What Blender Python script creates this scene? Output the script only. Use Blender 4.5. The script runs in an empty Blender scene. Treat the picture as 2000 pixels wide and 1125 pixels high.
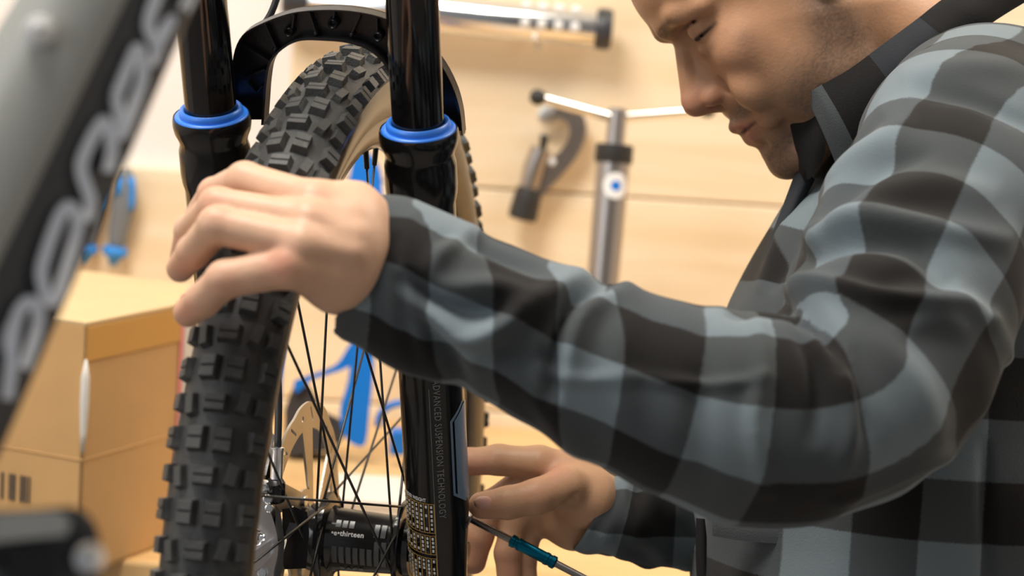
import bpy, bmesh, math, random
import numpy as np
from mathutils import Matrix, Vector
from mathutils.geometry import tessellate_polygon
random.seed(7)
rng = np.random.default_rng(5)
PI = math.pi
SC = bpy.context.scene
COL = SC.collection

# ------------------------------------------------------------------ camera, world, lights, exposure
FX = 4444.0
CAM_H = 1.30
RC = Matrix.Rotation(math.radians(90 - 8), 3, 'X') @ Matrix.Rotation(math.radians(3.6), 3, 'Z')
CL = Vector((0, 0, CAM_H))
cam = bpy.data.cameras.new('camera')
camo = bpy.data.objects.new('camera', cam)
COL.objects.link(camo)
camo.matrix_world = Matrix.Translation(CL) @ RC.to_4x4()
cam.sensor_width = 36
cam.lens = FX * 36 / 2000
cam.clip_start = 0.05
cam.dof.use_dof = True
cam.dof.focus_distance = 1.56
cam.dof.aperture_fstop = 5.6
SC.camera = camo
SC.view_settings.view_transform = 'Standard'
SC.view_settings.look = 'None'
SC.view_settings.gamma = 1
SC.view_settings.use_curve_mapping = False
SC.view_settings.exposure = 0.0

wd = bpy.data.worlds.new('world')
SC.world = wd
wd.use_nodes = True
bg = wd.node_tree.nodes['Background']
bg.inputs[0].default_value = (0.95, 0.97, 1.0, 1)
bg.inputs[1].default_value = 0.22


def area_light(name, loc, target, size, power, color, size_y=None):
    l = bpy.data.lights.new(name, 'AREA')
    l.energy = power
    l.color = color
    l.shape = 'RECTANGLE'
    l.size = size
    l.size_y = size_y or size
    o = bpy.data.objects.new(name, l)
    COL.objects.link(o)
    o.location = loc
    o.rotation_euler = (Vector(target) - Vector(loc)).to_track_quat('-Z', 'Y').to_euler()
    return o


area_light('ceiling_lamp_light', (-0.60, 1.25, 2.75), (0.15, 2.2, 0.9), 0.9, 50, (1.0, 0.95, 0.87), 0.7)
area_light('window_light', (-1.75, 0.2, 1.9), (0.1, 1.7, 1.1), 1.0, 13, (0.90, 0.95, 1.0), 1.4)
area_light('back_room_light', (1.2, 2.0, 2.75), (0.4, 1.9, 1.0), 0.8, 24, (1.0, 0.93, 0.84), 0.8)

# ------------------------------------------------------------------ coordinate helpers
RCn = np.array(RC)
CLn = np.array(CL)


def W(P):                                   # camera-centred metres (right, up, depth) -> world metres
    P = np.asarray(P, float)
    Q = P * np.array([1, 1, -1.0])
    return Q @ RCn.T + CLn


def cp(x, y, d):                            # a point seen along a ray, at a real depth d (metres)
    return np.array([(x - 1000) / FX * d, (562.5 - y) / FX * d, d])


def wp(x, y, d):
    return W(cp(x, y, d))


def on_y(x, y, Y):                          # where that ray meets the vertical world plane at Y
    r = W(cp(x, y, 1.0)) - CLn
    return CLn + r * (Y / r[1])


def on_z(x, y, Z):
    r = W(cp(x, y, 1.0)) - CLn
    return CLn + r * ((Z - CLn[2]) / r[2])


# the fork: a along the axle, u up the legs, f forwards (away from the camera)
FO = np.array([-.1174, -.1829, 1.65])
FM = np.array([[.9795, -.0129, .2010], [-.0774, .8971, .4349], [-.1859, -.4416, .8778]])
FH, FR, FOFF, FS = .3322, .3603, .0139, .0705


def FKc(P):
    return FO + np.asarray(P, float) @ FM.T


def FK(P):
    return W(FKc(P))


LEAN = -.0165


def LK(s, u, f=0.):                          # point on the axis of leg s at height u
    return FK([s * FS + LEAN * u, u, -FOFF + f])


def pix(Pc):
    Pc = np.asarray(Pc)
    return np.stack([1000 + FX * Pc[..., 0] / Pc[..., 2], 562.5 - FX * Pc[..., 1] / Pc[..., 2]], -1)


def on_fork(x, y, f):                       # (a,u,f) where a ray meets the fork plane f
    n = FM[:, 2]
    r = cp(x, y, 1.0)
    t = (FO @ n + f) / (r @ n)
    return (r * t - FO) @ FM


# ------------------------------------------------------------------ materials
def mat(name, col, rough=.5, metal=0., spec=.5, var=0., vscale=20, bump=0., bscale=200, coat=0., sss=0., attr=None, stretch=None):
    m = bpy.data.materials.new(name)
    m.use_nodes = True
    nt = m.node_tree
    N, L = nt.nodes, nt.links
    b = N['Principled BSDF']
    b.inputs['Base Color'].default_value = (*col, 1)
    b.inputs['Roughness'].default_value = rough
    b.inputs['Metallic'].default_value = metal
    b.inputs['Specular IOR Level'].default_value = spec
    b.inputs['Coat Weight'].default_value = coat
    if sss:
        b.inputs['Subsurface Weight'].default_value = sss
        b.inputs['Subsurface Radius'].default_value = (1, .35, .2)
        b.inputs['Subsurface Scale'].default_value = .006
    tc = N.new('ShaderNodeTexCoord')
    src = tc.outputs['Object']
    if stretch:
        mp = N.new('ShaderNodeMapping')
        mp.inputs['Scale'].default_value = stretch
        L.new(src, mp.inputs[0])
        src = mp.outputs[0]
    base = None
    if attr:
        a = N.new('ShaderNodeAttribute')
        a.attribute_name = attr
        base = a.outputs['Color']
        L.new(base, b.inputs['Base Color'])
    if var:
        n = N.new('ShaderNodeTexNoise')
        n.inputs['Scale'].default_value = vscale
        n.inputs['Detail'].default_value = 5
        L.new(src, n.inputs['Vector'])
        hv = N.new('ShaderNodeMapRange')
        hv.inputs[1].default_value = .3
        hv.inputs[2].default_value = .7
        hv.inputs[3].default_value = 1 - var
        hv.inputs[4].default_value = 1 + var
        L.new(n.outputs[0], hv.inputs[0])
        mx = N.new('ShaderNodeMix')
        mx.data_type = 'RGBA'
        mx.blend_type = 'MULTIPLY'
        mx.inputs[0].default_value = 1
        if base:
            L.new(base, mx.inputs[6])
        else:
            mx.inputs[6].default_value = (*col, 1)
        L.new(hv.outputs[0], mx.inputs[7])
        L.new(mx.outputs[2], b.inputs['Base Color'])
    if bump:
        n = N.new('ShaderNodeTexNoise')
        n.inputs['Scale'].default_value = bscale
        n.inputs['Detail'].default_value = 3
        L.new(src, n.inputs['Vector'])
        bp = N.new('ShaderNodeBump')
        bp.inputs['Strength'].default_value = bump
        bp.inputs['Distance'].default_value = .002
        L.new(n.outputs[0], bp.inputs['Height'])
        L.new(bp.outputs[0], b.inputs['Normal'])
    return m


def wood_mat(name, c1, c2, knots=True, rough=.45, seed=0.):
    m = bpy.data.materials.new(name)
    m.use_nodes = True
    nt = m.node_tree
    N, L = nt.nodes, nt.links
    b = N['Principled BSDF']
    b.inputs['Roughness'].default_value = rough
    tc = N.new('ShaderNodeTexCoord')
    mp = N.new('ShaderNodeMapping')
    mp.inputs['Scale'].default_value = (1.2, 6, 14)
    mp.inputs['Location'].default_value = (seed, seed * 2, seed * 3)
    L.new(tc.outputs['Object'], mp.inputs[0])
    n = N.new('ShaderNodeTexNoise')
    n.inputs['Scale'].default_value = 2.2
    n.inputs['Detail'].default_value = 6
    n.inputs['Distortion'].default_value = .6
    L.new(mp.outputs[0], n.inputs['Vector'])
    r = N.new('ShaderNodeValToRGB')
    r.color_ramp.elements[0].position = .33
    r.color_ramp.elements[0].color = (*c2, 1)
    r.color_ramp.elements[1].position = .62
    r.color_ramp.elements[1].color = (*c1, 1)
    L.new(n.outputs[0], r.inputs[0])
    out = r.outputs[0]
    if knots:
        v = N.new('ShaderNodeTexVoronoi')
        v.inputs['Scale'].default_value = 3.1
        mp2 = N.new('ShaderNodeMapping')
        mp2.inputs['Location'].default_value = (seed + .3, .1, seed)
        mp2.inputs['Scale'].default_value = (1, 1, 1.3)
        L.new(tc.outputs['Object'], mp2.inputs[0])
        L.new(mp2.outputs[0], v.inputs['Vector'])
        mr = N.new('ShaderNodeMapRange')
        mr.inputs[1].default_value = .03
        mr.inputs[2].default_value = .13
        mr.inputs[3].default_value = .55
        mr.inputs[4].default_value = 0
        L.new(v.outputs['Distance'], mr.inputs[0])
        mx = N.new('ShaderNodeMix')
        mx.data_type = 'RGBA'
        L.new(mr.outputs[0], mx.inputs[0])
        L.new(out, mx.inputs[6])
        mx.inputs[7].default_value = (c2[0] * .75, c2[1] * .55, c2[2] * .35, 1)
        out = mx.outputs[2]
    L.new(out, b.inputs['Base Color'])
    return m


def plaid_mat(name, cell=.040, k=1.0):
    m = bpy.data.materials.new(name)
    m.use_nodes = True
    nt = m.node_tree
    N, L = nt.nodes, nt.links
    b = N['Principled BSDF']
    b.inputs['Roughness'].default_value = .85
    b.inputs['Specular IOR Level'].default_value = .2
    b.inputs['Sheen Weight'].default_value = .08
    b.inputs['Sheen Roughness'].default_value = .5
    a = N.new('ShaderNodeAttribute')
    a.attribute_name = 'plaid'
    sp = N.new('ShaderNodeSeparateXYZ')
    L.new(a.outputs['Vector'], sp.inputs[0])
    tc = N.new('ShaderNodeTexCoord')
    wv = N.new('ShaderNodeTexNoise')
    wv.inputs['Scale'].default_value = 900
    L.new(tc.outputs['Object'], wv.inputs['Vector'])

    def band(sock):
        s = N.new('ShaderNodeMath'); s.operation = 'MULTIPLY'; s.inputs[1].default_value = PI / cell
        L.new(sock, s.inputs[0])
        s2 = N.new('ShaderNodeMath'); s2.operation = 'SINE'
        L.new(s.outputs[0], s2.inputs[0])
        j = N.new('ShaderNodeMath'); j.operation = 'MULTIPLY_ADD'; j.inputs[1].default_value = .16; j.inputs[2].default_value = -.08
        L.new(wv.outputs[0], j.inputs[0])
        ad = N.new('ShaderNodeMath'); ad.operation = 'ADD'
        L.new(s2.outputs[0], ad.inputs[0]); L.new(j.outputs[0], ad.inputs[1])
        mr = N.new('ShaderNodeMapRange'); mr.inputs[1].default_value = -.05; mr.inputs[2].default_value = .05
        L.new(ad.outputs[0], mr.inputs[0])
        return mr.outputs[0]
    bu, bv = band(sp.outputs[0]), band(sp.outputs[1])
    black, mid1, mid2, light = [(c[0] * k, c[1] * k, c[2] * k, 1) for c in
                                ((.0095, .0085, .0082), (.055, .062, .065), (.058, .068, .075), (.155, .190, .212))]
    m1 = N.new('ShaderNodeMix'); m1.data_type = 'RGBA'
    m1.inputs[6].default_value = black; m1.inputs[7].default_value = mid1
    L.new(bu, m1.inputs[0])
    m2 = N.new('ShaderNodeMix'); m2.data_type = 'RGBA'
    m2.inputs[6].default_value = mid2; m2.inputs[7].default_value = light
    L.new(bu, m2.inputs[0])
    m3 = N.new('ShaderNodeMix'); m3.data_type = 'RGBA'
    L.new(bv, m3.inputs[0]); L.new(m1.outputs[2], m3.inputs[6]); L.new(m2.outputs[2], m3.inputs[7])
    L.new(m3.outputs[2], b.inputs['Base Color'])
    bp = N.new('ShaderNodeBump'); bp.inputs['Strength'].default_value = .25; bp.inputs['Distance'].default_value = .001
    L.new(wv.outputs[0], bp.inputs['Height']); L.new(bp.outputs[0], b.inputs['Normal'])
    return m


M = dict(
    plaster=mat('white_plaster', (.86, .82, .79), .8, bump=.15, bscale=60),
    floor=mat('grey_screed', (.30, .28, .26), .6, var=.1, vscale=4),
    ceiling=mat('ceiling_paint', (.8, .8, .78), .8),
    pine=wood_mat('pine_board', (.90, .75, .54), (.83, .65, .42), True, .5, .0),
    pine2=wood_mat('pine_board_pale', (.92, .78, .57), (.86, .69, .46), True, .5, 1.7),
    bench=wood_mat('bench_wood', (.80, .53, .25), (.68, .42, .18), False, .4, .6),
    rubber=mat('tyre_rubber', (.032, .033, .034), .52, spec=.5, var=.3, vscale=60, bump=.25, bscale=700),
    knobr=mat('knob_rubber', (.040, .041, .040), .48, spec=.55, var=.35, vscale=90, bump=.3, bscale=900),
    sidewall=mat('tyre_sidewall', (.10, .072, .045), .22, spec=.7, var=.15, vscale=30),  # brown base puts the boarded wall's reflection into the colour
    rim=mat('rim_gloss', (.09, .067, .044), .16, spec=.8),  # brown in the base colour imitates wood reflected in a black rim
    black=mat('gloss_black', (.004, .004, .005), .08, spec=.5),
    satin=mat('satin_black', (.006, .006, .007), .16, spec=.45),
    archm=mat('cast_black', (.010, .010, .012), .33, spec=.5, bump=.1, bscale=400),
    blue=mat('anodised_blue', (.03, .20, .78), .35, spec=.6),
    steel=mat('steel', (.78, .76, .72), .3, 1.),
    rotor=mat('rotor_steel', (.50, .46, .40), .34, 1., bump=.1, bscale=900),
    silver=mat('polished_aluminium', (.90, .90, .92), .27, 1.),
    chrome=mat('chrome', (.86, .86, .86), .12, 1.),
    darkmetal=mat('dark_metal', (.16, .155, .15), .35, 1.),
    spoke=mat('spoke_black', (.012, .011, .010), .3, spec=.6),
    hubm=mat('hub_black', (.010, .010, .011), .13, spec=.7),
    decal=mat('grey_decal', (.09, .095, .10), .25),
    decalblue=mat('silver_blue_decal', (.17, .25, .36), .3, spec=.6),
    decallight=mat('pale_print', (.75, .77, .80), .4),
    decaldim=mat('dim_print', (.20, .21, .22), .35),
    gold=mat('gold_print', (.45, .27, .06), .4),
    white=mat('white_print', (.8, .8, .8), .5),
    copper=mat('copper_washer', (.65, .2, .07), .35, 1.),
    frame_grey=mat('frame_mid_grey', (.34, .345, .325), .35, spec=.5),
    frame_dark=mat('frame_charcoal', (.042, .046, .052), .38, spec=.5),
    letter=mat('frame_letter_print', (.72, .80, .93), .4),
    card=mat('cardboard', (.56, .33, .135), .75, var=.06, vscale=12, bump=.1, bscale=90),
    card_lit=mat('cardboard_lit', (.62, .45, .24), .75, var=.05, vscale=10),  # lighter copy of cardboard: light on the box top put into the colour
    tape=mat('packing_tape', (.55, .28, .06), .3, spec=.6),
    paper=mat('white_paper', (.70, .66, .60), .7),
    pink=mat('pink_print', (.80, .28, .26), .6),
    hose=mat('hose_black', (.015, .015, .017), .4),
    grip=mat('grip_grey', (.17, .19, .21), .5),
    toolblue=mat('tool_blue', (.0, .17, .66), .4, spec=.5),
    toolblue2=mat('handle_blue', (.02, .25, .72), .4),
    darkplastic=mat('dark_plastic', (.04, .042, .048), .4),
    nylon=mat('knurled_black', (.02, .02, .02), .5, bump=.4, bscale=500),
    teal=mat('anodised_teal', (.0, .13, .22), .25, .85),
    shaft=mat('shaft_steel', (.30, .28, .27), .3, 1.),
    pumpbody=mat('pump_brushed', (.42, .39, .37), .33, 1.),
    pink2=mat('pink_lip', (.3, .1, .08), .4),
    denim=mat('dark_denim', (.03, .04, .07), .85, var=.2, vscale=200),
    leather=mat('shoe_leather', (.04, .03, .025), .5),
    skin=mat('skin', (.6, .35, .22), .48, spec=.4, var=.045, vscale=70, bump=.12, bscale=420, sss=.10, attr='Col'),
    nail=mat('fingernail', (.62, .34, .27), .28, spec=.5),
    hair=mat('dark_hair', (.03, .02, .014), .6),
    eye=mat('eye', (.55, .5, .46), .15),
    plaid=plaid_mat('plaid_flannel'),
    cloth_black=mat('black_flannel', (.016, .015, .015), .9, spec=.2, bump=.2, bscale=900),
    cloth_dark=mat('dark_grey_flannel', (.034, .037, .043), .9, spec=.2, bump=.2, bscale=900),
    cloth_grey=mat('grey_flannel', (.085, .095, .100), .9, spec=.2, bump=.2, bscale=900),
)

# ------------------------------------------------------------------ object helpers
ORG = {}


def setp(o, label=None, cat=None, group=None, kind=None):
    if label: o['label'] = label
    if cat: o['category'] = cat
    if group: o['group'] = group
    if kind: o['kind'] = kind
    return o


def empty(name, loc, label=None, cat=None, group=None, kind=None, parent=None):
    o = bpy.data.objects.new(name, None)
    o.empty_display_size = .02
    COL.objects.link(o)
    po = ORG.get(parent.name, np.zeros(3)) if parent else np.zeros(3)
    o.parent = parent
    o.location = Vector(np.asarray(loc, float) - po)
    ORG[o.name] = np.asarray(loc, float)
    return setp(o, label, cat, group, kind)


def mk(name, V, F, m, parent=None, smooth=False, label=None, cat=None, group=None, kind=None, mi=None, fix=True, cols=None, plaid=None, auto=None):
    V = np.asarray(V, float)
    po = ORG.get(parent.name, np.zeros(3)) if parent else np.zeros(3)
    own = po
    if parent is None:
        own = np.array([(V[:, 0].min() + V[:, 0].max()) / 2, (V[:, 1].min() + V[:, 1].max()) / 2, V[:, 2].min()])
    me = bpy.data.meshes.new(name)
    VL = (V - own).astype(np.float32)
    if isinstance(F, np.ndarray) and F.ndim == 2:
        k = F.shape[1]
        me.vertices.add(len(VL)); me.vertices.foreach_set('co', VL.ravel())
        me.loops.add(F.size); me.loops.foreach_set('vertex_index', F.ravel().astype(np.int32))
        me.polygons.add(len(F)); me.polygons.foreach_set('loop_start', np.arange(0, F.size, k, dtype=np.int32))
        me.update(calc_edges=True)
    else:
        me.from_pydata(VL.tolist(), [], [tuple(int(i) for i in f) for f in F])
    ms = m if isinstance(m, (list, tuple)) else [m]
    for x in ms: me.materials.append(x)
    if mi is not None:
        me.polygons.foreach_set('material_index', np.asarray(mi, np.int32))
    if cols is not None:
        a = me.color_attributes.new('Col', 'FLOAT_COLOR', 'POINT')
        c = np.ones((len(V), 4), np.float32); c[:, :3] = cols
        a.data.foreach_set('color', c.ravel())
    if plaid is not None:
        a = me.attributes.new('plaid', 'FLOAT_VECTOR', 'POINT')
        p = np.zeros((len(V), 3), np.float32); p[:, :2] = plaid
        a.data.foreach_set('vector', p.ravel())
    if fix:
        bm = bmesh.new(); bm.from_mesh(me)
        bmesh.ops.recalc_face_normals(bm, faces=bm.faces)
        bm.to_mesh(me); bm.free()
    if smooth:
        me.polygons.foreach_set('use_smooth', np.ones(len(me.polygons), bool))
        if auto is not None:
            bm = bmesh.new(); bm.from_mesh(me)
            for e in bm.edges:
                if len(e.link_faces) == 2 and e.calc_face_angle(0) > math.radians(auto): e.smooth = False
            bm.to_mesh(me); bm.free()
    me.update()
    o = bpy.data.objects.new(name, me)
    COL.objects.link(o)
    o.parent = parent
    o.location = Vector(own - po)
    ORG[o.name] = own
    return setp(o, label, cat, group, kind)


def join(*parts):
    V, F, n = [], [], 0
    for v, f in parts:
        v = np.asarray(v, float)
        V.append(v)
        F += [tuple(int(i) + n for i in q) for q in f]
        n += len(v)
    return np.concatenate(V), F


def nrm(v):
    v = np.asarray(v, float)
    return v / (np.linalg.norm(v) + 1e-12)


def tube(P, r, n=12, caps=True, sq=None):
    P = np.asarray(P, float)
    k = len(P)
    r = np.broadcast_to(np.asarray(r, float), (k,))
    T = np.gradient(P, axis=0)
    T /= np.linalg.norm(T, axis=1)[:, None] + 1e-12
    ref = np.array([0, 0, 1.]) if abs(T[0, 2]) < .9 else np.array([1., 0, 0])
    V = []
    x = nrm(np.cross(ref, T[0]))
    for i in range(k):
        x = nrm(x - T[i] * (x @ T[i]))
        y = np.cross(T[i], x)
        for j in range(n):
            a = 2 * PI * j / n
            V.append(P[i] + r[i] * (math.cos(a) * x + math.sin(a) * y))
    F = [(i * n + j, i * n + (j + 1) % n, (i + 1) * n + (j + 1) % n, (i + 1) * n + j) for i in range(k - 1) for j in range(n)]
    if caps:
        F.append(tuple(range(n))[::-1]); F.append(tuple((k - 1) * n + j for j in range(n)))
    return np.array(V), F


def lathe(prof, o, ax, n=32, closed=False):          # prof: (distance along axis, radius)
    o = np.asarray(o, float); ax = nrm(ax)
    x = nrm(np.cross(ax, [0.12, .3, 1.0])); y = np.cross(ax, x)
    V = []
    for (h, r) in prof:
        for j in range(n):
            a = 2 * PI * j / n
            V.append(o + ax * h + max(r, 1e-5) * (math.cos(a) * x + math.sin(a) * y))
    k = len(prof)
    F = [(i * n + j, i * n + (j + 1) % n, ((i + 1) % k) * n + (j + 1) % n, ((i + 1) % k) * n + j) for i in range(k if closed else k - 1) for j in range(n)]
    if not closed:
        F.append(tuple(range(n))); F.append(tuple((k - 1) * n + j for j in range(n)))
    return np.array(V), F


def box(c, X, Y, Z, bev=0.):                          # centre, half-vectors
    c, X, Y, Z = [np.asarray(v, float) for v in (c, X, Y, Z)]
    if bev <= 0:
        V = [c + i * X + j * Y + k * Z for i in (-1, 1) for j in (-1, 1) for k in (-1, 1)]
        return np.array(V), [(0, 1, 3, 2), (4, 6, 7, 5), (0, 4, 5, 1), (2, 3, 7, 6), (0, 2, 6, 4), (1, 5, 7, 3)]
    bm = bmesh.new()
    V, F = box((0, 0, 0), (np.linalg.norm(X), 0, 0), (0, np.linalg.norm(Y), 0), (0, 0, np.linalg.norm(Z)))
    vs = [bm.verts.new(v) for v in V]
    for f in F: bm.faces.new([vs[i] for i in f])
    bmesh.ops.bevel(bm, geom=bm.edges[:], offset=bev, segments=2, affect='EDGES', profile=.5)
    bm.verts.index_update()
    x, y, z = nrm(X), nrm(Y), nrm(Z)
    V2 = np.array([c + v.co.x * x + v.co.y * y + v.co.z * z for v in bm.verts])
    F2 = [tuple(v.index for v in f.verts) for f in bm.faces]
    bm.free()
    return V2, F2


def plate(outer, holes, t0, t1, fn):                  # 2D outline with holes, extruded t0..t1, mapped by fn(x,y,t)
    loops = [list(outer)] + [list(h) for h in holes]
    tri = tessellate_polygon([[Vector((p[0], p[1], 0)) for p in l] for l in loops])
    pts = np.array([p for l in loops for p in l], float)
    n = len(pts)
    V = np.concatenate([np.array([fn(p[0], p[1], t0) for p in pts]), np.array([fn(p[0], p[1], t1) for p in pts])])
    F = [tuple(t) for t in tri] + [tuple(i + n for i in t[::-1]) for t in tri]
    s = 0
    for l in loops:
        k = len(l)
        F += [(s + i, s + (i + 1) % k, n + s + (i + 1) % k, n + s + i) for i in range(k)]
        s += k
    return V, F


def circ(cx, cy, rx, ry=None, n=20, a0=0):
    ry = ry or rx
    return [(cx + rx * math.cos(a0 + 2 * PI * i / n), cy + ry * math.sin(a0 + 2 * PI * i / n)) for i in range(n)]


def spline(P, n):                                     # Catmull-Rom
    P = np.asarray(P, float)
    Q = np.concatenate([[2 * P[0] - P[1]], P, [2 * P[-1] - P[-2]]])
    out = []
    for s in np.linspace(0, len(P) - 1, n):
        i = min(int(s), len(P) - 2); t = s - i
        a, b, c, d = Q[i], Q[i + 1], Q[i + 2], Q[i + 3]
        out.append(.5 * ((2 * b) + (c - a) * t + (2 * a - 5 * b + 4 * c - d) * t * t + (3 * b - a - 3 * c + d) * t ** 3))
    return np.array(out)


def text_mesh(s, size, ext=.0004, spacing=1.0, bold=0.):
    cu = bpy.data.curves.new('lettering', 'FONT')
    cu.body = s; cu.size = size; cu.extrude = 0; cu.space_character = spacing
    cu.resolution_u = 3; cu.offset = bold
    o = bpy.data.objects.new('lettering', cu)
    COL.objects.link(o)
    dg = bpy.context.evaluated_depsgraph_get()
    me = o.evaluated_get(dg).to_mesh()
    V = np.array([v.co[:] for v in me.vertices]).reshape(-1, 3)
    F = [tuple(p.vertices) for p in me.polygons]
    o.evaluated_get(dg).to_mesh_clear()
    bpy.data.objects.remove(o); bpy.data.curves.remove(cu)
    return V, F


# ------------------------------------------------------------------ signed distance modelling (bodies, hands, cloth)
def d_cone(P, a, b, ra, rb):
    a = np.asarray(a, np.float32); b = np.asarray(b, np.float32)
    ab = b - a; L2 = float(ab @ ab) + 1e-12
    q = P - a
    h = np.clip(q @ ab / L2, 0, 1)
    d = q - h[:, None] * ab
    return np.sqrt(np.einsum('ij,ij->i', d, d)) - (ra + (rb - ra) * h)


def d_ell(P, c, r, R=None):
    q = P - np.asarray(c, np.float32)
    if R is not None: q = q @ R
    r = np.asarray(r, np.float32)
    k0 = np.sqrt(((q / r) ** 2).sum(1)); k1 = np.sqrt(((q / r ** 2) ** 2).sum(1)) + 1e-9
    return k0 * (k0 - 1) / k1


def smin(a, b, k):
    h = np.clip(.5 + .5 * (b - a) / k, 0, 1)
    return b + (a - b) * h - k * h * (1 - h)


def smax(a, b, k):
    return -smin(-a, -b, k)


def chain(P, pts, rad, k):
    d = None
    for i in range(len(pts) - 1):
        e = d_cone(P, pts[i], pts[i + 1], rad[i], rad[i + 1])
        d = e if d is None else smin(d, e, k)
    return d


def surfnet(f, lo, hi, h, B=24):
    lo = np.asarray(lo, float); hi = np.asarray(hi, float)
    n = np.ceil((hi - lo) / h).astype(int) + 1
    nb = np.ceil(n / B).astype(int)
    D = np.ones(nb * B, np.float32)
    ii = np.array(np.meshgrid(*[np.arange(k) for k in nb], indexing='ij')).reshape(3, -1).T
    cen = (lo + (ii * B + (B - 1) / 2) * h).astype(np.float32)
    dc = f(cen)
    lim = B * h * .5 * 1.7321 * 1.35 + .012 * (h < .1)
    g = np.array(np.meshgrid(*[np.arange(B)] * 3, indexing='ij')).reshape(3, -1).T
    for b, d in zip(ii, dc):
        s = tuple(slice(k * B, k * B + B) for k in b)
        if abs(d) > lim:
            D[s] = d
        else:
            D[s] = f((lo + (b * B + g) * h).astype(np.float32)).reshape(B, B, B)
    S = D < 0
    cnt = np.zeros(np.array(D.shape) - 1, np.int8)
    sl = [slice(0, -1), slice(1, None)]
    for i in (0, 1):
        for j in (0, 1):
            for k in (0, 1):
                cnt += S[sl[i], sl[j], sl[k]]
    act = (cnt > 0) & (cnt < 8)
    idx = np.argwhere(act)
    ID = -np.ones(act.shape, np.int32); ID[act] = np.arange(len(idx))
    acc = np.zeros((len(idx), 3)); num = np.zeros(len(idx))
    cs = [(0, 0, 0), (1, 0, 0), (0, 1, 0), (0, 0, 1), (1, 1, 0), (1, 0, 1), (0, 1, 1), (1, 1, 1)]
    for p in cs:
        for ax in range(3):
            if p[ax]: continue
            q = list(p); q[ax] = 1
            a = D[idx[:, 0] + p[0], idx[:, 1] + p[1], idx[:, 2] + p[2]]
            b = D[idx[:, 0] + q[0], idx[:, 1] + q[1], idx[:, 2] + q[2]]
            m = (a < 0) != (b < 0)
            t = np.where(m, a / np.where(m, a - b, 1), 0)
            pos = np.tile(np.array(p, float), (len(idx), 1)); pos[:, ax] += t
            acc += pos * m[:, None]; num += m
    V = lo + (idx + acc / num[:, None]) * h
    Fs = []
    for ax in range(3):
        u, v = (ax + 1) % 3, (ax + 2) % 3
        s0 = [slice(1, -1)] * 3; s1 = [slice(1, -1)] * 3
        s0[ax] = slice(0, -1); s1[ax] = slice(1, None)
        A, Bv = S[tuple(s0)], S[tuple(s1)]
        e = np.argwhere(A != Bv)
        fl = A[tuple(e.T)]
        base = e.copy(); base[:, u] += 1; base[:, v] += 1
        def cid(du, dv):
            c = base.copy(); c[:, u] -= du; c[:, v] -= dv
            return ID[tuple(c.T)]
        q = np.stack([cid(0, 0), cid(1, 0), cid(1, 1), cid(0, 1)], 1)
        q[~fl] = q[~fl][:, ::-1]
        Fs.append(q)
    return keep_largest(V, np.concatenate(Fs))


def keep_largest(V, F):
    lab = np.arange(len(V))
    e = np.concatenate([F[:, [0, 1]], F[:, [1, 2]], F[:, [2, 3]], F[:, [3, 0]]])
    while True:
        old = lab.copy()
        m = np.minimum(lab[e[:, 0]], lab[e[:, 1]])
        np.minimum.at(lab, e[:, 0], m); np.minimum.at(lab, e[:, 1], m)
        for _ in range(4): lab = lab[lab]
        if (lab == old).all(): break
    u, c = np.unique(lab, return_counts=True)
    k = lab == u[c.argmax()]
    ix = np.cumsum(k) - 1
    return V[k], ix[F[k[F[:, 0]]]]


def normals_of(V, F):
    n = np.cross(V[F[:, 2]] - V[F[:, 0]], V[F[:, 3]] - V[F[:, 1]])
    N = np.zeros_like(V)
    for i in range(4): np.add.at(N, F[:, i], n)
    return N / (np.linalg.norm(N, axis=1)[:, None] + 1e-12)


def smooth_mesh(V, F, it=2, lam=.5):
    e = np.concatenate([F[:, [0, 1]], F[:, [1, 2]], F[:, [2, 3]], F[:, [3, 0]]])
    for _ in range(it):
        A = np.zeros_like(V); c = np.zeros(len(V))
        np.add.at(A, e[:, 0], V[e[:, 1]]); np.add.at(A, e[:, 1], V[e[:, 0]])
        np.add.at(c, e[:, 0], 1); np.add.at(c, e[:, 1], 1)
        V = V * (1 - lam) + lam * A / c[:, None]
    return V


#@@ROOM
# ------------------------------------------------------------------ the room
YW = 2.78                                             # plaster face of the back wall
YP = YW - .022                                        # face of the boards


def slab(name, x0, x1, y0, y1, z0, z1, m, parent=None, **kw):
    V, F = box(((x0 + x1) / 2, (y0 + y1) / 2, (z0 + z1) / 2), ((x1 - x0) / 2, 0, 0), (0, (y1 - y0) / 2, 0), (0, 0, (z1 - z0) / 2), kw.pop('bev', 0))
    return mk(name, V, F, m, parent, **kw)


slab('floor', -2.2, 2.6, -1.6, YW + .1, -.1, 0, M['floor'], kind='structure')
slab('ceiling', -2.2, 2.6, -1.6, YW + .1, 2.9, 3.0, M['ceiling'], kind='structure')
wall = slab('wall_back', -2.2, 2.6, YW, YW + .1, 0, 2.9, M['plaster'], kind='structure')
slab('wall_left', -2.3, -2.2, -1.6, YW + .1, 0, 2.9, M['plaster'], kind='structure')
slab('wall_right', 2.6, 2.7, -1.6, YW + .1, 0, 2.9, M['plaster'], kind='structure')
zs = on_y(1270, 388, YP)[2]                           # the seam that runs behind the pump
xl = on_y(566, 180, YP)[0]                            # where the upper boards begin
ph = .275
g = .0012
for i in range(-3, 0):
    z0 = zs + i * ph
    slab('plank', -1.9, 2.5, YP, YW, z0 + g, z0 + ph - g, M['pine'] if i % 2 else M['pine2'], wall, bev=.0025)
for i in range(0, 6):
    z0 = zs + i * ph
    slab('plank', xl, 2.5, YP, YW, z0 + g, z0 + ph - g, M['pine2'] if i % 2 else M['pine'], wall, bev=.0025)
ZB = .74
bench = empty('workbench', (0, 2.3, 0), 'pale wooden workbench along the boarded wall with a box and tools on it', 'workbench')
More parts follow.
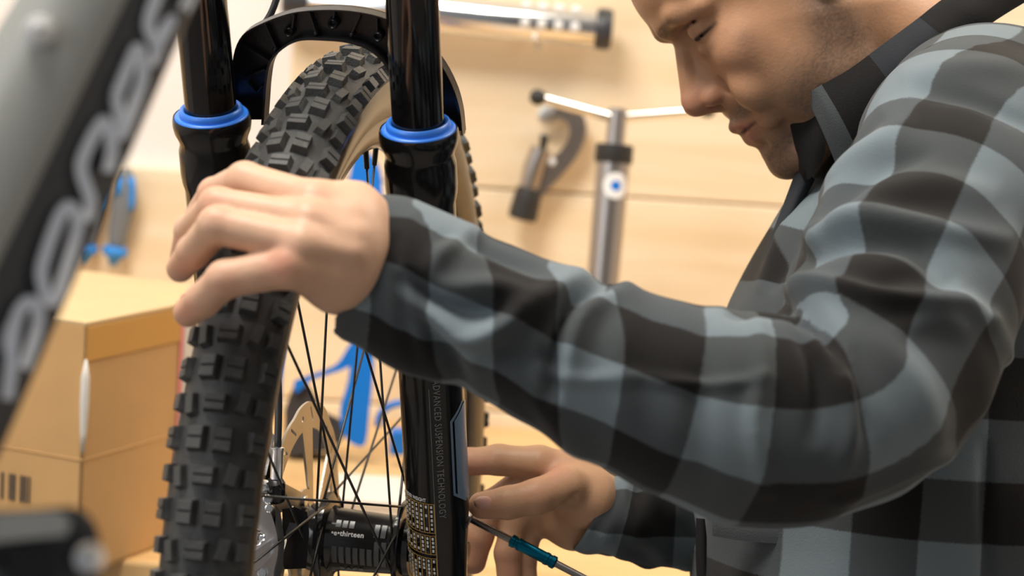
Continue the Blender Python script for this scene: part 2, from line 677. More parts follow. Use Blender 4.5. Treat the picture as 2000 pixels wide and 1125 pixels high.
slab('worktop', -1.9, 2.2, 2.03, YP - .002, ZB - .04, ZB, M['bench'], bench, bev=.004)
for x in (-1.8, 2.1):
    for y in (2.10, 2.68):
        slab('leg', x - .03, x + .03, y - .03, y + .03, 0, ZB - .04, M['pine'], bench)

#@@BIKE
# ------------------------------------------------------------------ the bicycle
bike = empty('mountain_bike', FK([0, -.36, 0]) * np.array([1, 1, 0]) + np.array([0, 0, .0]),
             'black and grey mountain bike with knobbly tyre, seen past its down tube', 'bicycle')
AX = nrm(W(FKc([1, 0, 0])) - W(FKc([0, 0, 0])))
UP = nrm(W(FKc([0, 1, 0])) - W(FKc([0, 0, 0])))
FW = nrm(W(FKc([0, 0, 1])) - W(FKc([0, 0, 0])))

# tyre: casing and knobs
tyre = empty('tyre', FK([0, 0, 0]), parent=bike)
RS, RCN = .0295, .3265
th = np.radians(np.linspace(-128, 128, 33))
prof = [(RS * math.sin(t) * (1.0 if abs(t) < 1.2 else 1 - .25 * (abs(t) - 1.2)), RCN + RS * math.cos(t)) for t in th]
prof += [(x * .93, r) for x, r in prof[::-1][0:1]]
nph = 160
V = []; F = []; mi = []
k = len(prof)
for i in range(nph):
    p = 2 * PI * i / nph
    for (a, r) in prof:
        V.append([a, r * math.sin(p), -r * math.cos(p)])
for i in range(nph):
    for j in range(k - 1):
        F.append((i * k + j, i * k + j + 1, ((i + 1) % nph) * k + j + 1, ((i + 1) % nph) * k + j))
        mi.append(0 if abs(-128 + 256 * (j + .5) / 32) < 62 else 1)
mk('casing', FK(V), F, [M['rubber'], M['sidewall']], tyre, True, mi=mi)


def knob_mesh(w, l, h, sipe=True):                    # x across, y along the rolling direction, z out
    w2, l2 = w / 2, l / 2
    b, t = 1.16, .92
    if sipe:
        s = .0006
        pr = [(-l2 * b, -.0025), (-l2 * t, h), (-s - l * .02, h), (0, h - .0013), (s + l * .02, h), (l2 * t, h), (l2 * b, -.0025)]
    else:
        pr = [(-l2 * b, -.0025), (-l2 * t, h), (l2 * t, h), (l2 * b, -.0025)]
    V = []
    for sgn in (-1, 1):
        for (y, z) in pr:
            V.append((sgn * w2 * (b if z < 0 else t), y, z))
    n = len(pr)
    F = [tuple(range(n)), tuple(range(2 * n - 1, n - 1, -1))]
    F += [(i, i + 1, n + i + 1, n + i) for i in range(n - 1)]
    return V, F


KN = {}
for kn, (w, l, h, s) in dict(pair=(.0102, .0142, .0050, True), centre=(.0128, .0102, .0050, True), narrow=(.0060, .0128, .0046, False),
                             side=(.0095, .0125, .0050, True), sideb=(.0075, .0100, .0050, False)).items():
    V, F = knob_mesh(w, l, h, s)
    me = bpy.data.meshes.new('knob')
    me.from_pydata(V, [], F)
    me.materials.append(M['knobr'])
    bm = bmesh.new(); bm.from_mesh(me)
    bmesh.ops.recalc_face_normals(bm, faces=bm.faces)
    bm.to_mesh(me); bm.free()
    KN[kn] = me
NP = 52
knobs = []
for i in range(NP):
    p0 = 2 * PI * i / NP
    dp = 2 * PI / NP
    for kn, th_, po in (('pair', -14.5, 0), ('pair', 14.5, 0), ('centre', 0, .5), ('narrow', -29, .46), ('narrow', 29, .54),
                        ('side', -52, .02), ('sideb', -50, .52), ('side', 52, .02), ('sideb', 50, .52)):
        t = math.radians(th_); p = p0 + po * dp
        er = np.array([0, math.sin(p), -math.cos(p)])
        et = np.array([0, math.cos(p), math.sin(p)])
        ea = np.array([1., 0, 0])
        n_ = er * math.cos(t) + ea * math.sin(t)
        x_ = ea * math.cos(t) - er * math.sin(t)
        if kn in ('narrow',):                         # slightly skewed blocks
            sk = .18 * np.sign(th_)
            et, x_ = et * math.cos(sk) + x_ * math.sin(sk), x_ * math.cos(sk) - et * math.sin(sk)
        c = er * RCN + (er * math.cos(t) + ea * math.sin(t)) * RS
        cc = FKc(c)
        nn = FM @ n_
        face = -(nn @ nrm(cc))
        seen = face > -.25 or (abs(th_) > 40 and face > -.75)
        knobs.append(((cc[2] if seen else cc[2] + 5), kn, FK(c), W(FKc(c + x_)) - FK(c), W(FKc(c + et)) - FK(c), W(FKc(c + n_)) - FK(c)))
knobs.sort(key=lambda q: q[0])
stuffV, stuffF, ns = [], [], 0
for j, (_, kn, c, x_, y_, z_) in enumerate(knobs):
    R = np.stack([x_, y_, z_], 1)
    if j < 300:
        o = bpy.data.objects.new('knob', KN[kn])
        COL.objects.link(o)
        o.parent = tyre
        m4 = Matrix([[*R[0], 0], [*R[1], 0], [*R[2], 0], [0, 0, 0, 1]])
        m4.translation = Vector(c - ORG[tyre.name])
        o.matrix_basis = m4
    else:
        V = np.array([v.co[:] for v in KN[kn].vertices]) @ R.T + c
        stuffV.append(V)
        stuffF += [tuple(i + ns for i in pl.vertices) for pl in KN[kn].polygons]
        ns += len(V)
mk('far_knobs', np.concatenate(stuffV), stuffF, M['knobr'], tyre, kind='stuff')

# rim
rp = [(-.0165, .3135), (-.0175, .3105), (-.0170, .304), (-.0135, .293), (-.0060, .2855), (0, .2842), (.0060, .2855), (.0135, .293), (.0170, .304), (.0175, .3105), (.0165, .3135), (.012, .309), (-.012, .309)]
V, F = [], []
k = len(rp)
for i in range(140):
    p = 2 * PI * i / 140
    V += [[a, r * math.sin(p), -r * math.cos(p)] for a, r in rp]
F = [(i * k + j, i * k + (j + 1) % k, ((i + 1) % 140) * k + (j + 1) % k, ((i + 1) % 140) * k + j) for i in range(140) for j in range(k)]
rim = mk('rim', FK(V), F, M['rim'], bike, True)
# spokes
NS = 32
fl = (-.0165, .0400)                                  # flange positions
RF = .0290
for i in range(NS):
    side = i % 2
    q = i // 2
    pr_ = 2 * PI * (i + .35) / NS
    ang = 2 * PI * (q + (.5 if side else 0)) / 16
    off = (1 if q % 2 else -1) * 2 * PI * (3.0 / 16)
    a0 = pr_ + off
    A = np.array([fl[side] + (.0018 if q % 2 else -.0018), RF * math.sin(a0), -RF * math.cos(a0)])
    B = np.array([.0035 * (1 if side else -1), .286 * math.sin(pr_), -.286 * math.cos(pr_)])
    D = nrm(B - A)
    sp = mk('spoke', *tube(FK([A, A + D * .02, B - D * .0]), [.0011, .0010, .0010], 6), M['spoke'], bike, True)
    mk('nipple', *tube(FK([B - D * .014, B - D * .0135, B - D * .002, B + D * .002]), [.0012, .0020, .0021, .0026], 8), M['satin'], sp, True)

# hub shell along the axle
hub = mk('hub', *lathe([(-.066, .0085), (-.062, .0105), (-.046, .0105), (-.0455, .020), (-.040, .0240), (-.035, .0240), (-.033, .0205), (-.0300, .0205), (-.029, .0245), (-.022, .0255),
                        (-.0205, .0255), (-.019, .0335), (-.0145, .0335), (-.0130, .0245), (-.009, .0228), (.034, .0212), (.0375, .0240), (.0385, .0330), (.0425, .0330), (.0435, .0225),
                        (.0475, .0215), (.0480, .0120), (.0560, .0110)], FK([0, 0, 0]), AX, 56), M['hubm'], bike, True, auto=35)


def on_hub(s, t, r):                                  # s along the axle, t arc length downwards from the camera-facing line
    a = t / r
    tow = np.array([0, .30, -.95]); tow /= np.linalg.norm(tow)
    dn = np.array([0, -.95, -.30]); dn /= np.linalg.norm(dn)
    return FK(np.array([s, 0, 0]) + r * (math.cos(a) * tow + math.sin(a) * dn))


def hub_patch(s0, s1, t0, t1, m, name='stripe', r=.02265, n=8):
    V = []; F = []
    for j in range(n + 1):
        t = t0 + (t1 - t0) * j / n
        for rr in (r, r + .0004):
            V += [on_hub(s0, t, rr), on_hub(s1, t, rr)]
    for j in range(n):
        b = j * 4
        F += [(b, b + 1, b + 5, b + 4), (b + 2, b + 6, b + 7, b + 3), (b, b + 4, b + 6, b + 2), (b + 1, b + 3, b + 7, b + 5)]
    F += [(0, 2, 3, 1), (n * 4, n * 4 + 1, n * 4 + 3, n * 4 + 2)]
    return mk(name, V, F, m, hub, True, auto=40)


for i in range(8):
    s = -.0075 + i * .0052
    hub_patch(s, s + .0036, -.0010 - (.006 if i > 5 else 0), .0125, M['decal'])
for i in range(3):
    hub_patch(-.0065 + i * .0050, -.0065 + i * .0050 + .0036, -.0210, -.0150, M['decal'])
for i in range(2):
    hub_patch(.0225 + i * .005, .0225 + i * .005 + .0036, -.0200, -.0100, M['decal'])


def hub_text(s, size, s0, t0, m, bold=0):
    V, F = text_mesh(s, size, spacing=1.05, bold=bold)
    P = np.array([on_hub(s0 + v[0], t0 - v[1], .0231) for v in V])
    mk('lettering', P, F, m, hub, fix=False)


hub_text('•e•thirteen', .0052, -.0088, -.0090, M['white'], .00012)
hub_text('RACE', .0068, -.0025, .0215, M['decaldim'], .0001)

# ---- brake rotor
AR = -.0370


def rot_pt(x, y, t):                                  # rotor plane: x forwards, y up
    return FK([AR + t, y, x])


rr_o, rr_i = .0985, .0800
outer = []
for i in range(180):
    a = 2 * PI * i / 180
    r = rr_o - .0016 * (.5 + .5 * math.cos(a * 12)) ** 3
    outer.append((r * math.cos(a), r * math.sin(a)))
holes = []
for i in range(6):                                    # windows between the arms
    a0 = 2 * PI * i / 6 + .20
    w = []
    for s in np.linspace(0, 1, 9): w.append(((.0790) * math.cos(a0 + .12 + s * .72), .0790 * math.sin(a0 + .12 + s * .72)))
    for s in np.linspace(1, 0, 7): w.append((.034 * math.cos(a0 - .42 + s * .60), .034 * math.sin(a0 - .42 + s * .60)))
    holes.append(w)
for i in range(24):                                   # cooling slots
    a0 = 2 * PI * i / 24 + .05
    if i % 3 == 2:
        holes.append(circ(.0885 * math.cos(a0), .0885 * math.sin(a0), .0022, n=8)); continue
    d = np.array([math.cos(a0 + .75), math.sin(a0 + .75)]); nn = np.array([-d[1], d[0]])
    c = .0888 * np.array([math.cos(a0), math.sin(a0)])
    L_, w_ = .0068, .0011
    holes.append([tuple(c + d * L_ - nn * w_), tuple(c + d * (L_ + w_)), tuple(c + d * L_ + nn * w_), tuple(c - d * L_ + nn * w_), tuple(c - d * (L_ + w_)), tuple(c - d * L_ - nn * w_)])
holes.append(circ(0, 0, .0205, n=40))
rotor = mk('brake_rotor', *plate(outer, holes, -.0009, .0009, rot_pt), M['rotor'], bike)
for i in range(6):
    a = 2 * PI * i / 6 + .2
    c = FK([AR - .0016, .0255 * math.sin(a), .0255 * math.cos(a)])
    mk('bolt', *lathe([(-.0012, .0018), (-.0012, .0042), (.001, .0046), (.0045, .0046)], c, AX, 12), M['steel'], rotor, True, auto=40)

# ---- fork legs, seals, arch
UPL = nrm(LK(1, .3) - LK(1, 0))
Z3 = np.zeros(3)
lowers = {}
for s in (-1, 1):
    c = [s * FS, 0, -FOFF]
    st = mk('stanchion', *lathe([(-.02, .0171), (.235, .0171)], LK(s, FH), UPL, 64), M['black'], bike, True, auto=40)
    pr_ = [(-.018, .0145), (-.016, .0185), (.020, .0205), (.045, .0222), (.25, .0222), (FH - .052, .0222), (FH - .046, .0236), (FH - .040, .0240), (FH - .024, .0238), (FH - .020, .0226),
           (FH - .016, .0232), (FH - .011, .0254), (FH - .006, .0262), (FH - .0020, .0260), (FH - .0002, .0254), (FH - .0006, .0247), (FH - .004, .0246)]
    lg = mk('fork_leg', *lathe(pr_, LK(s, 0), UPL, 64), M['satin'], bike, True, auto=50)
    lowers[s] = lg
    mk('dust_seal', *lathe([(-.004, .0246), (-.0004, .0245), (.0006, .0236), (.0006, .0213), (.0026, .0212), (.0044, .0207), (.0052, .0196), (.0048, .0182), (.0030, .0173), (-.004, .0172)],
                           LK(s, FH), UPL, 64), M['blue'], lg, True, auto=50, label='bright blue wiper seal')
# dropout blocks at the axle
for s in (-1, 1):
    mk('dropout', *lathe([(-.014, .0165), (-.012, .0185), (.012, .0185), (.014, .0165)], FK([s * FS, -.002, -.004]), AX, 32), M['satin'], lowers[s], True, auto=40)
mk('axle', *lathe([(-.064, .0075), (.088, .0075)], FK([0, 0, 0]), AX, 20), M['satin'], bike, True, auto=40)

# arch, read off in the fork plane 35 mm ahead of the axle line
AF = .012
o_px = [(450, 240), (452, 180), (457, 110), (474, 68), (510, 45), (560, 26), (600, 19), (650, 17), (700, 21), (745, 31), (780, 46), (815, 75), (858, 118), (886, 168), (900, 215), (905, 262)]
i_px = [(872, 262), (800, 262), (772, 200), (766, 150), (750, 118), (720, 93), (680, 80), (640, 76), (590, 76), (556, 92), (532, 120), (524, 160), (521, 200), (518, 240)]
OC = spline([on_fork(x, y, AF)[:2] for x, y in o_px], 60)
IC = spline([on_fork(x, y, AF)[:2] for x, y in i_px], 60)[::-1]
# start/end of both contours follow the same direction
prof_out = OC; prof_in = IC


def strip(C0, C1, f0, f1):                            # band between two polylines, f0..f1
    n = len(C0)
    V = []
    for i in range(n):
        V += [[*C0[i], f0], [*C1[i], f0], [*C1[i], f1], [*C0[i], f1]]
    F = []
    for i in range(n - 1):
        a, b = i * 4, i * 4 + 4
        F += [(a + j, a + (j + 1) % 4, b + (j + 1) % 4, b + j) for j in range(4)]
    F += [(0, 1, 2, 3), ((n - 1) * 4, (n - 1) * 4 + 3, (n - 1) * 4 + 2, (n - 1) * 4 + 1)]
    return FK(V), F


arch = mk('arch', *strip(prof_out, prof_in, AF + .006, AF + .008), M['archm'], bike, True, auto=30)


def lerp(A, B, t): return A + (B - A) * t


mk('arch_rim', *strip(prof_out, lerp(prof_out, prof_in, .045), AF - .002, AF + .008), M['archm'], arch, True, auto=30)
mk('arch_rim', *strip(lerp(prof_out, prof_in, .93), prof_in, AF - .004, AF + .008), M['archm'], arch, True, auto=30)


def bar(p, q, w, f0=AF - .000, f1=AF + .007):
    A = on_fork(*p, AF)[:2]; B = on_fork(*q, AF)[:2]
    d = nrm(B - A); n = np.array([-d[1], d[0]]) * w / 2
    V = [[*(A + n), f1], [*(A - n), f1], [*(B - n), f1], [*(B + n), f1], [*(A + n * .5), f0], [*(A - n * .5), f0], [*(B - n * .5), f0], [*(B + n * .5), f0]]
    F = [(0, 1, 2, 3), (7, 6, 5, 4), (0, 4, 5, 1), (1, 5, 6, 2), (2, 6, 7, 3), (3, 7, 4, 0)]
    mk('rib', FK(V), F, M['archm'], arch)


for p, q in (((516, 45), (540, 98)), ((603, 24), (616, 64)), ((703, 28), (686, 66)), ((472, 88), (524, 119)), ((476, 153), (517, 136)), ((484, 163), (500, 182)), ((503, 180), (512, 168)),
             ((574, 28), (570, 55)), ((652, 22), (650, 45)), ((735, 35), (736, 65)), ((790, 70), (768, 108))):
    bar(p, q, .0022)
for (x, y, r) in ((564, 62, .0037), (650, 46, .0040), (738, 71, .0038), (616, 66, .0022), (686, 68, .0022), (536, 98, .0022), (762, 108, .0026)):
    c = on_fork(x, y, AF); 
    mk('boss', *lathe([(-.013, r), (-.0005, r * .92), (.0005, r * .7), (-.001, r * .35), (-.003, r * .3)] if r > .003 else [(-.013, r), (-.001, r * .8), (0, r * .4)],
                      FK([c[0], c[1], AF - .001]), -FW, 16), M['archm'], arch, True, auto=40)


# decals wrapped on the lower leg
VD = np.array([0, 0, 0.])


def on_leg(x, u, r=.0223, s=1):                        # x: metres across as seen from the camera side, 0 = leg centre
    ang = x                                             # angle in radians, positive to the right in view
    c = np.array([s * FS + LEAN * u, u, -FOFF])
    # direction towards the camera inside the (a,f) plane
    cc = FKc(c); v = -(FM.T @ nrm(cc)); v[1] = 0; v /= np.linalg.norm(v)
    side = np.array([-v[2], 0, v[0]])
    if (FM @ side)[0] < 0: side = -side
    return FK(c + r * (math.cos(ang) * v + math.sin(ang) * side))


def u_at(y, x=850):                                     # height up the leg where the picture row y falls
    us = np.linspace(-.08, FH, 300)
    q = pix(FKc(np.stack([FS + LEAN * us, us, np.full(300, -FOFF - .022)], 1)))
    return np.interp(y, q[::-1, 1], us[::-1])


def leg_patch(x0, x1, u0, u1, m, name='decal', r=.0224, th_=.0003, nx=6):
    V = []; F = []
    for i in range(nx + 1):
        x = x0 + (x1 - x0) * i / nx
        V += [on_leg(x, u0, r), on_leg(x, u1, r), on_leg(x, u1, r + th_), on_leg(x, u0, r + th_)]
    for i in range(nx):
        a, b = i * 4, i * 4 + 4
        F += [(a + j, a + (j + 1) % 4, b + (j + 1) % 4, b + j) for j in range(4)]
    return V, F


def leg_poly(pts, r=.0225, th_=.0003):                  # thin solid from (angle,u) outline, no big spans
    n = len(pts)
    V = [on_leg(a, u, r) for a, u in pts] + [on_leg(a, u, r + th_) for a, u in pts]
    F = [tuple(range(n)), tuple(range(2 * n - 1, n - 1, -1))] + [(i, (i + 1) % n, n + (i + 1) % n, n + i) for i in range(n)]
    return V, F


RL = lowers[1]
# vertical wording
tw = 'ADVANCED SUSPENSION TECHNOLOGY'
V, F = text_mesh(tw, .0066, spacing=1.12, bold=.00005)
L_ = V[:, 0].max()
uA, uB = u_at(742), u_at(1012)
P = np.array([on_leg(math.radians(3.0) + v[1] / .0223, uA + (uB - uA) * v[0] / L_, .0226) for v in V])
mk('lettering', P, F, M['decaldim'], RL, fix=False, label='grey vertical lettering')
# framed arrow panel
u1, u2, u3, u4 = u_at(800), u_at(828), u_at(972), u_at(996)
dg = math.radians
for g0, w_ in ((31, 4.2),):
    for (a, b, c_, d_) in (((62, u1), (g0, u2), (g0 + w_, u2 - .0012), (66, u1 - .0012)),
                           ((g0, u2), (g0, u3), (g0 + w_, u3 + .0012), (g0 + w_, u2 - .0012)),
                           ((g0, u3), (62, u4), (66, u4 + .0012), (g0 + w_, u3 + .0012))):
        V, F = [], []
        n = 8
        for i in range(n + 1):
            t = i / n
            lo = (a[0] + (b[0] - a[0]) * t, a[1] + (b[1] - a[1]) * t)
            hi = (d_[0] + (c_[0] - d_[0]) * t, d_[1] + (c_[1] - d_[1]) * t)
            for r_ in (.0225, .0228):
                V += [on_leg(dg(lo[0]), lo[1], r_), on_leg(dg(hi[0]), hi[1], r_)]
        for i in range(n):
            q = i * 4
            F += [(q, q + 1, q + 5, q + 4), (q + 2, q + 6, q + 7, q + 3), (q, q + 4, q + 6, q + 2), (q + 1, q + 3, q + 7, q + 5)]
        mk('decal', V, F, M['decalblue'], RL)
V, F = [], []
cols_ = np.linspace(40, 84, 13)
for a in cols_:
    t = min(1, (a - 40) / 26)
    for u in (u3 - .004 * 1 - t * (u3 - u4) * .75 + .003, u2 + t * (u1 - u2) * .75 - .001):
        V += [on_leg(dg(a), u, .0225), on_leg(dg(a), u, .0228)]
for i in range(len(cols_) - 1):
    q = i * 4
    F += [(q, q + 2, q + 6, q + 4), (q + 1, q + 5, q + 7, q + 3), (q, q + 4, q + 5, q + 1), (q + 2, q + 3, q + 7, q + 6)]
mk('decal', V, F, M['decalblue'], RL)
# thin bright line left of the wording
mk('decal', *leg_patch(dg(-5), dg(-4.2), u_at(1125), u_at(760), M['decaldim']), M['decaldim'], RL)
# upper panel with boxed glyphs
for a0, a1, b0, b1 in ((-6, -5, 345, 400), (27, 28, 345, 400), (-6, 28, 345, 346.5), (-6, 28, 371, 372.5), (9, 13, 349, 369), (16, 21, 348, 369), (9, 13, 375, 396), (16, 21, 375, 396)):
    mk('decal', *leg_patch(dg(a0), dg(a1), u_at(b1), u_at(b0), None, nx=4), M['decaldim'], RL)
# pressure table: gold rules, pale print
rows = [(984, 1040), (1046, 1082), (1090, 1140)]
ths = np.linspace(-84, -7, 9)
gv = []
for y0, y1 in rows:
    ua, ub = u_at(y0), u_at(y1)
    gv.append(leg_patch(dg(-88), dg(-5), ua - .0004, ua, None, nx=14))
    gv.append(leg_patch(dg(-88), dg(-5), ub - .0004, ub, None, nx=14))
    for a in ths: gv.append(leg_patch(dg(a), dg(a + 1.6), ub, ua, None, nx=1))
gv.append(leg_patch(dg(-6), dg(-4.4), u_at(1140), u_at(984), None, nx=1))
mk('pressure_table_rules', *join(*gv), M['gold'], RL, label='gold ruled table print')
gv = []
for y0, y1 in rows:
    ua, ub = u_at(y0 + 3), u_at(y1 - 2)
    n = max(3, int((ua - ub) / .0032))
    for j in range(len(ths) - 1):
        a = ths[j] + 3.6
        for k_ in range(n):
            if rng.random() < .12: continue
            uu = ua + (ub - ua) * (k_ + .1) / n
            gv.append(leg_patch(dg(a), dg(a + 3.2 + rng.random()), uu - .0018 - .0006 * rng.random(), uu, None, nx=1))
mk('pressure_table_print', *join(*gv), M['white'], RL, kind='stuff')
V, F = text_mesh('RIDER WEIGHT', .0040, bold=.0001)
L_ = V[:, 0].max()
mk('lettering', np.array([on_leg(dg(-70) + v[0] / L_ * dg(50), u_at(981) + v[1], .0226) for v in V]), F, M['white'], RL, fix=False, label='white heading print')

# ---- caliper, hose, fittings on the left leg
cal = empty('brake_caliper', FK([-.062, .01, -.06]), parent=bike, label='polished silver brake caliper')


def cal_pt(d):
    return lambda x, y, t: wp(x, y, d + t)


DC = 1.500
body = [(440, 930), (488, 956), (497, 962), (512, 972), (528, 1000), (540, 1040), (543, 1075), (536, 1110), (522, 1150), (440, 1160)]
mk('caliper_body', *plate([tuple(p) for p in spline(body, 40)], [], .0, .020, cal_pt(DC)), M['silver'], cal, True, auto=30)
mk('caliper_shoulder', *tube([wp(x, y, DC + .004) for x, y in spline([(470, 962), (505, 975), (520, 1005), (527, 1040), (521, 1075), (505, 1105), (470, 1128)], 20)], .0026, 10), M['silver'], cal, True)
mk('caliper_foot', *plate([(440, 1080), (472, 1090), (492, 1080), (518, 1062), (530, 1055), (528, 1085), (506, 1112), (480, 1124), (440, 1124)], [], -.010, .004, cal_pt(DC)), M['silver'], cal)
mk('pad_window', *plate([(476, 1000), (488, 996), (494, 1010), (488, 1040), (482, 1085), (474, 1100), (470, 1060)], [], -.0008, .004, cal_pt(DC)), M['satin'], cal)
mk('pad_spring', *tube([wp(x, y, DC - .002) for x, y in ((484, 1000), (487, 1030), (482, 1070), (478, 1100))], .0010, 8), M['steel'], cal, True)
mk('banjo_arm', *tube([wp(430, 947, DC + .006), wp(486, 947, DC + .006), wp(530, 954, DC + .010)], [.0056, .0056, .0050], 16), M['silver'], cal, True, auto=50)
mk('banjo_head', *lathe([(-.007, .0030), (-.007, .0062), (-.005, .0070), (.005, .0070), (.007, .0060), (.007, .003)], wp(538, 958, DC + .010), UP, 20), M['satin'], cal, True, auto=40)
for (x, y, r) in ((523, 975, .0034), (526, 993, .0030), (512, 1120, .0034)):
    mk('bolt', *lathe([(-.002, r), (.003, r), (.004, r * .75), (.004, r * .5), (.002, r * .45)], wp(x, y, DC - .001), wp(x, y, DC - .1) - wp(x, y, DC), 14), M['chrome'], cal, True, auto=40)
mk('washer', *lathe([(0, .0052), (.0015, .0052)], wp(491, 1048, DC - .004), nrm(wp(560, 1052, DC - .01) - wp(491, 1048, DC)), 18), M['copper'], cal, True, auto=40)
for i, (x, y, r) in enumerate(((500, 1040, .0028), (506, 1048, .0032), (502, 1058, .0026), (511, 1050, .0024))):
    mk('bolt', *lathe([(-.003, r), (.003, r), (.0038, r * .6)], wp(x, y, DC - .005), nrm(wp(x + 10, y, DC - .08) - wp(x, y, DC)), 10), M['chrome'], cal, True, auto=40)
mk('caliper_mount', *plate([(538, 985), (548, 1000), (556, 1060), (552, 1110), (540, 1150), (528, 1150), (536, 1080), (538, 1030)], [], .006, .022, cal_pt(DC)), M['darkmetal'], cal)
mk('hose_fitting', *lathe([(-.0005, .0030), (0, .0042), (.019, .0042), (.0195, .0046), (.021, .0046), (.0215, .0034)], wp(540, 936, DC + .012), nrm(wp(543, 860, DC + .012) - wp(540, 936, DC + .012)), 20), M['silver'], cal, True, auto=40)
mk('hose_nut', *lathe([(-.002, .0035), (0, .004), (.004, .004), (.005, .003)], wp(540, 950, DC + .012), UP, 6), M['steel'], cal)
mk('brake_hose', *tube([wp(x, y, d) for x, y, d in spline([(542, 882, DC + .012), (544, 800, DC + .02), (541, 720, DC + .03), (528, 640, 1.56), (500, 540, 1.58), (450, 400, 1.60), (440, 250, 1.61), (462, 130, 1.61), (515, 50, 1.62), (536, 10, 1.62), (556, -60, 1.62)], 40)],
                       .0026, 10), M['hose'], bike, True)
mk('pad_lever', *plate([(514, 928), (520, 928), (537, 852), (533, 846)], [], 0, .003, cal_pt(1.56)), M['silver'], cal)
# black adapter parts beside the rotor hub
mk('adapter', *plate([(551, 995), (575, 990), (600, 1000), (604, 1040), (598, 1110), (556, 1112), (550, 1095), (562, 1050), (552, 1030)], [], 0, .012, cal_pt(1.585)), M['satin'], cal)
mk('adapter_web', *plate([(566, 1020), (588, 1024), (560, 1056), (558, 1040)], [], -.003, 0, cal_pt(1.585)), M['darkplastic'], cal)

# ---- down tube in the foreground
DT = .92


def dt_line(x0, y0, x1, y1, e=.35):                     # edge line of the tube, extended beyond the picture
    A = np.array([x0, y0], float); B = np.array([x1, y1], float)
    return A - (B - A) * e, B + (B - A) * e


e1 = dt_line(232, 0, 2, 470, .9)                         # grey / dark facet edge
e2 = dt_line(384, 0, 10, 862, .45)                        # lower silhouette
e0 = dt_line(30, 0, -260, 470, .9)
secs = []
for k_ in (0, 1):
    p0, p1, p2 = e0[k_], e1[k_], e2[k_]
    dd = DT - (.03 if k_ else -.03)
    o_ = np.array
    secs.append([cp(*p0, dd - .010), cp(*(p0 * .5 + p1 * .5), dd - .016), cp(*(p1 + (p0 - p1) * .12), dd - .013), cp(*(p1 + (p2 - p1) * .08), dd - .010),
                 cp(*(p1 + (p2 - p1) * .5), dd - .001), cp(*(p1 + (p2 - p1) * .9), dd + .006), cp(*p2, dd + .016), cp(*(p2 - (p2 - p1) * .05), dd + .045), cp(*p1, dd + .055), cp(*p0, dd + .055)])
n = len(secs[0])
NSG = 12
V = []
for i in range(NSG + 1):
    t = i / NSG
    V += [W(secs[0][j] * (1 - t) + secs[1][j] * t) for j in range(n)]
F, mi = [], []
for i in range(NSG):
    for j in range(n):
        F.append((i * n + j, i * n + (j + 1) % n, (i + 1) * n + (j + 1) % n, (i + 1) * n + j))
        mi.append(0 if j in (0, 1, 2, 9) else 1)  # upper faces grey, lettered faces charcoal
F += [tuple(range(n)), tuple(NSG * n + j for j in range(n))]; mi += [1, 1]
dt = mk('down_tube', V, F, [M['frame_grey'], M['frame_dark']], bike, True, mi=mi, auto=60, label='grey and charcoal down tube')


def facet(s, t):                                        # s down the tube 0..1 (picture rows), t across the dark facet 0..1
    y = s
    xa = 232 + (2 - 232) * (y / 470.)
    # walk across at right angles to the tube
    d = np.array([-.40, .917]); nrmv = np.array([.917, .40])
    A = np.array([xa, y])
    # find width until e2
    B0 = np.array([372., 0.]); dB = np.array([-372., 858.])
    # solve A + w*nrmv = B0 + k*dB
    mm = np.array([[nrmv[0], -dB[0]], [nrmv[1], -dB[1]]])
    w, kk = np.linalg.solve(mm, B0 - A)
    p = A + nrmv * w * t
    # depth: same interpolation as the sections
    L0, L1 = e1[0], e1[1]
    fr = ((A - L0) @ (L1 - L0)) / ((L1 - L0) @ (L1 - L0))
    dd = 1 / ((1 - fr) / (DT + .03) + fr / (DT - .03))
    ts = [0, .08, .5, .9, 1]; dz = [-.012, -.010, -.001, .006, .016]
    return cp(*p, dd + np.interp(t, ts, dz) - .0022)


def stroke(pts, w):                                     # one lettering stroke on the facet; pts are (picture x, picture y)
    C = spline(pts, max(6, len(pts) * 5)) if len(pts) > 2 else np.linspace(pts[0], pts[1], 6)
    T = np.gradient(C, axis=0); T /= np.linalg.norm(T, axis=1)[:, None]
    Nn = np.stack([-T[:, 1], T[:, 0]], 1)
    V = []
    for c, n_ in zip(C, Nn):
        row = []
        for sg in (-1, 1):
            q = c + n_ * w / 2 * sg
            row.append(q)
        for q in row:
            # invert to (s,t): intersect line through q along the across direction with e1 line
            nv = np.array([.917, .40])
            A0 = np.array([232., 0.]); dA = np.array([-230., 470.])
            mm = np.array([[dA[0], nv[0]], [dA[1], nv[1]]])
            k1, k2 = np.linalg.solve(mm, q - A0)
            A = A0 + dA * k1
            B0 = np.array([372., 0.]); dB = np.array([-372., 858.])
            w_, _ = np.linalg.solve(np.array([[nv[0], -dB[0]], [nv[1], -dB[1]]]), B0 - A)
            V.append(facet(A[1], k2 / w_))
    V = np.array(V)
    V2 = V + np.array([0, 0, .0016])
    n_ = len(C)
    F = [(2 * i, 2 * i + 1, 2 * i + 3, 2 * i + 2) for i in range(n_ - 1)]
    F += [tuple(j + 2 * n_ for j in f[::-1]) for f in F]
    for i in range(n_ - 1):
        F += [(2 * i, 2 * i + 2, 2 * n_ + 2 * i + 2, 2 * n_ + 2 * i), (2 * i + 1, 2 * n_ + 2 * i + 1, 2 * n_ + 2 * i + 3, 2 * i + 3)]
    return W(np.concatenate([V, V2])), F


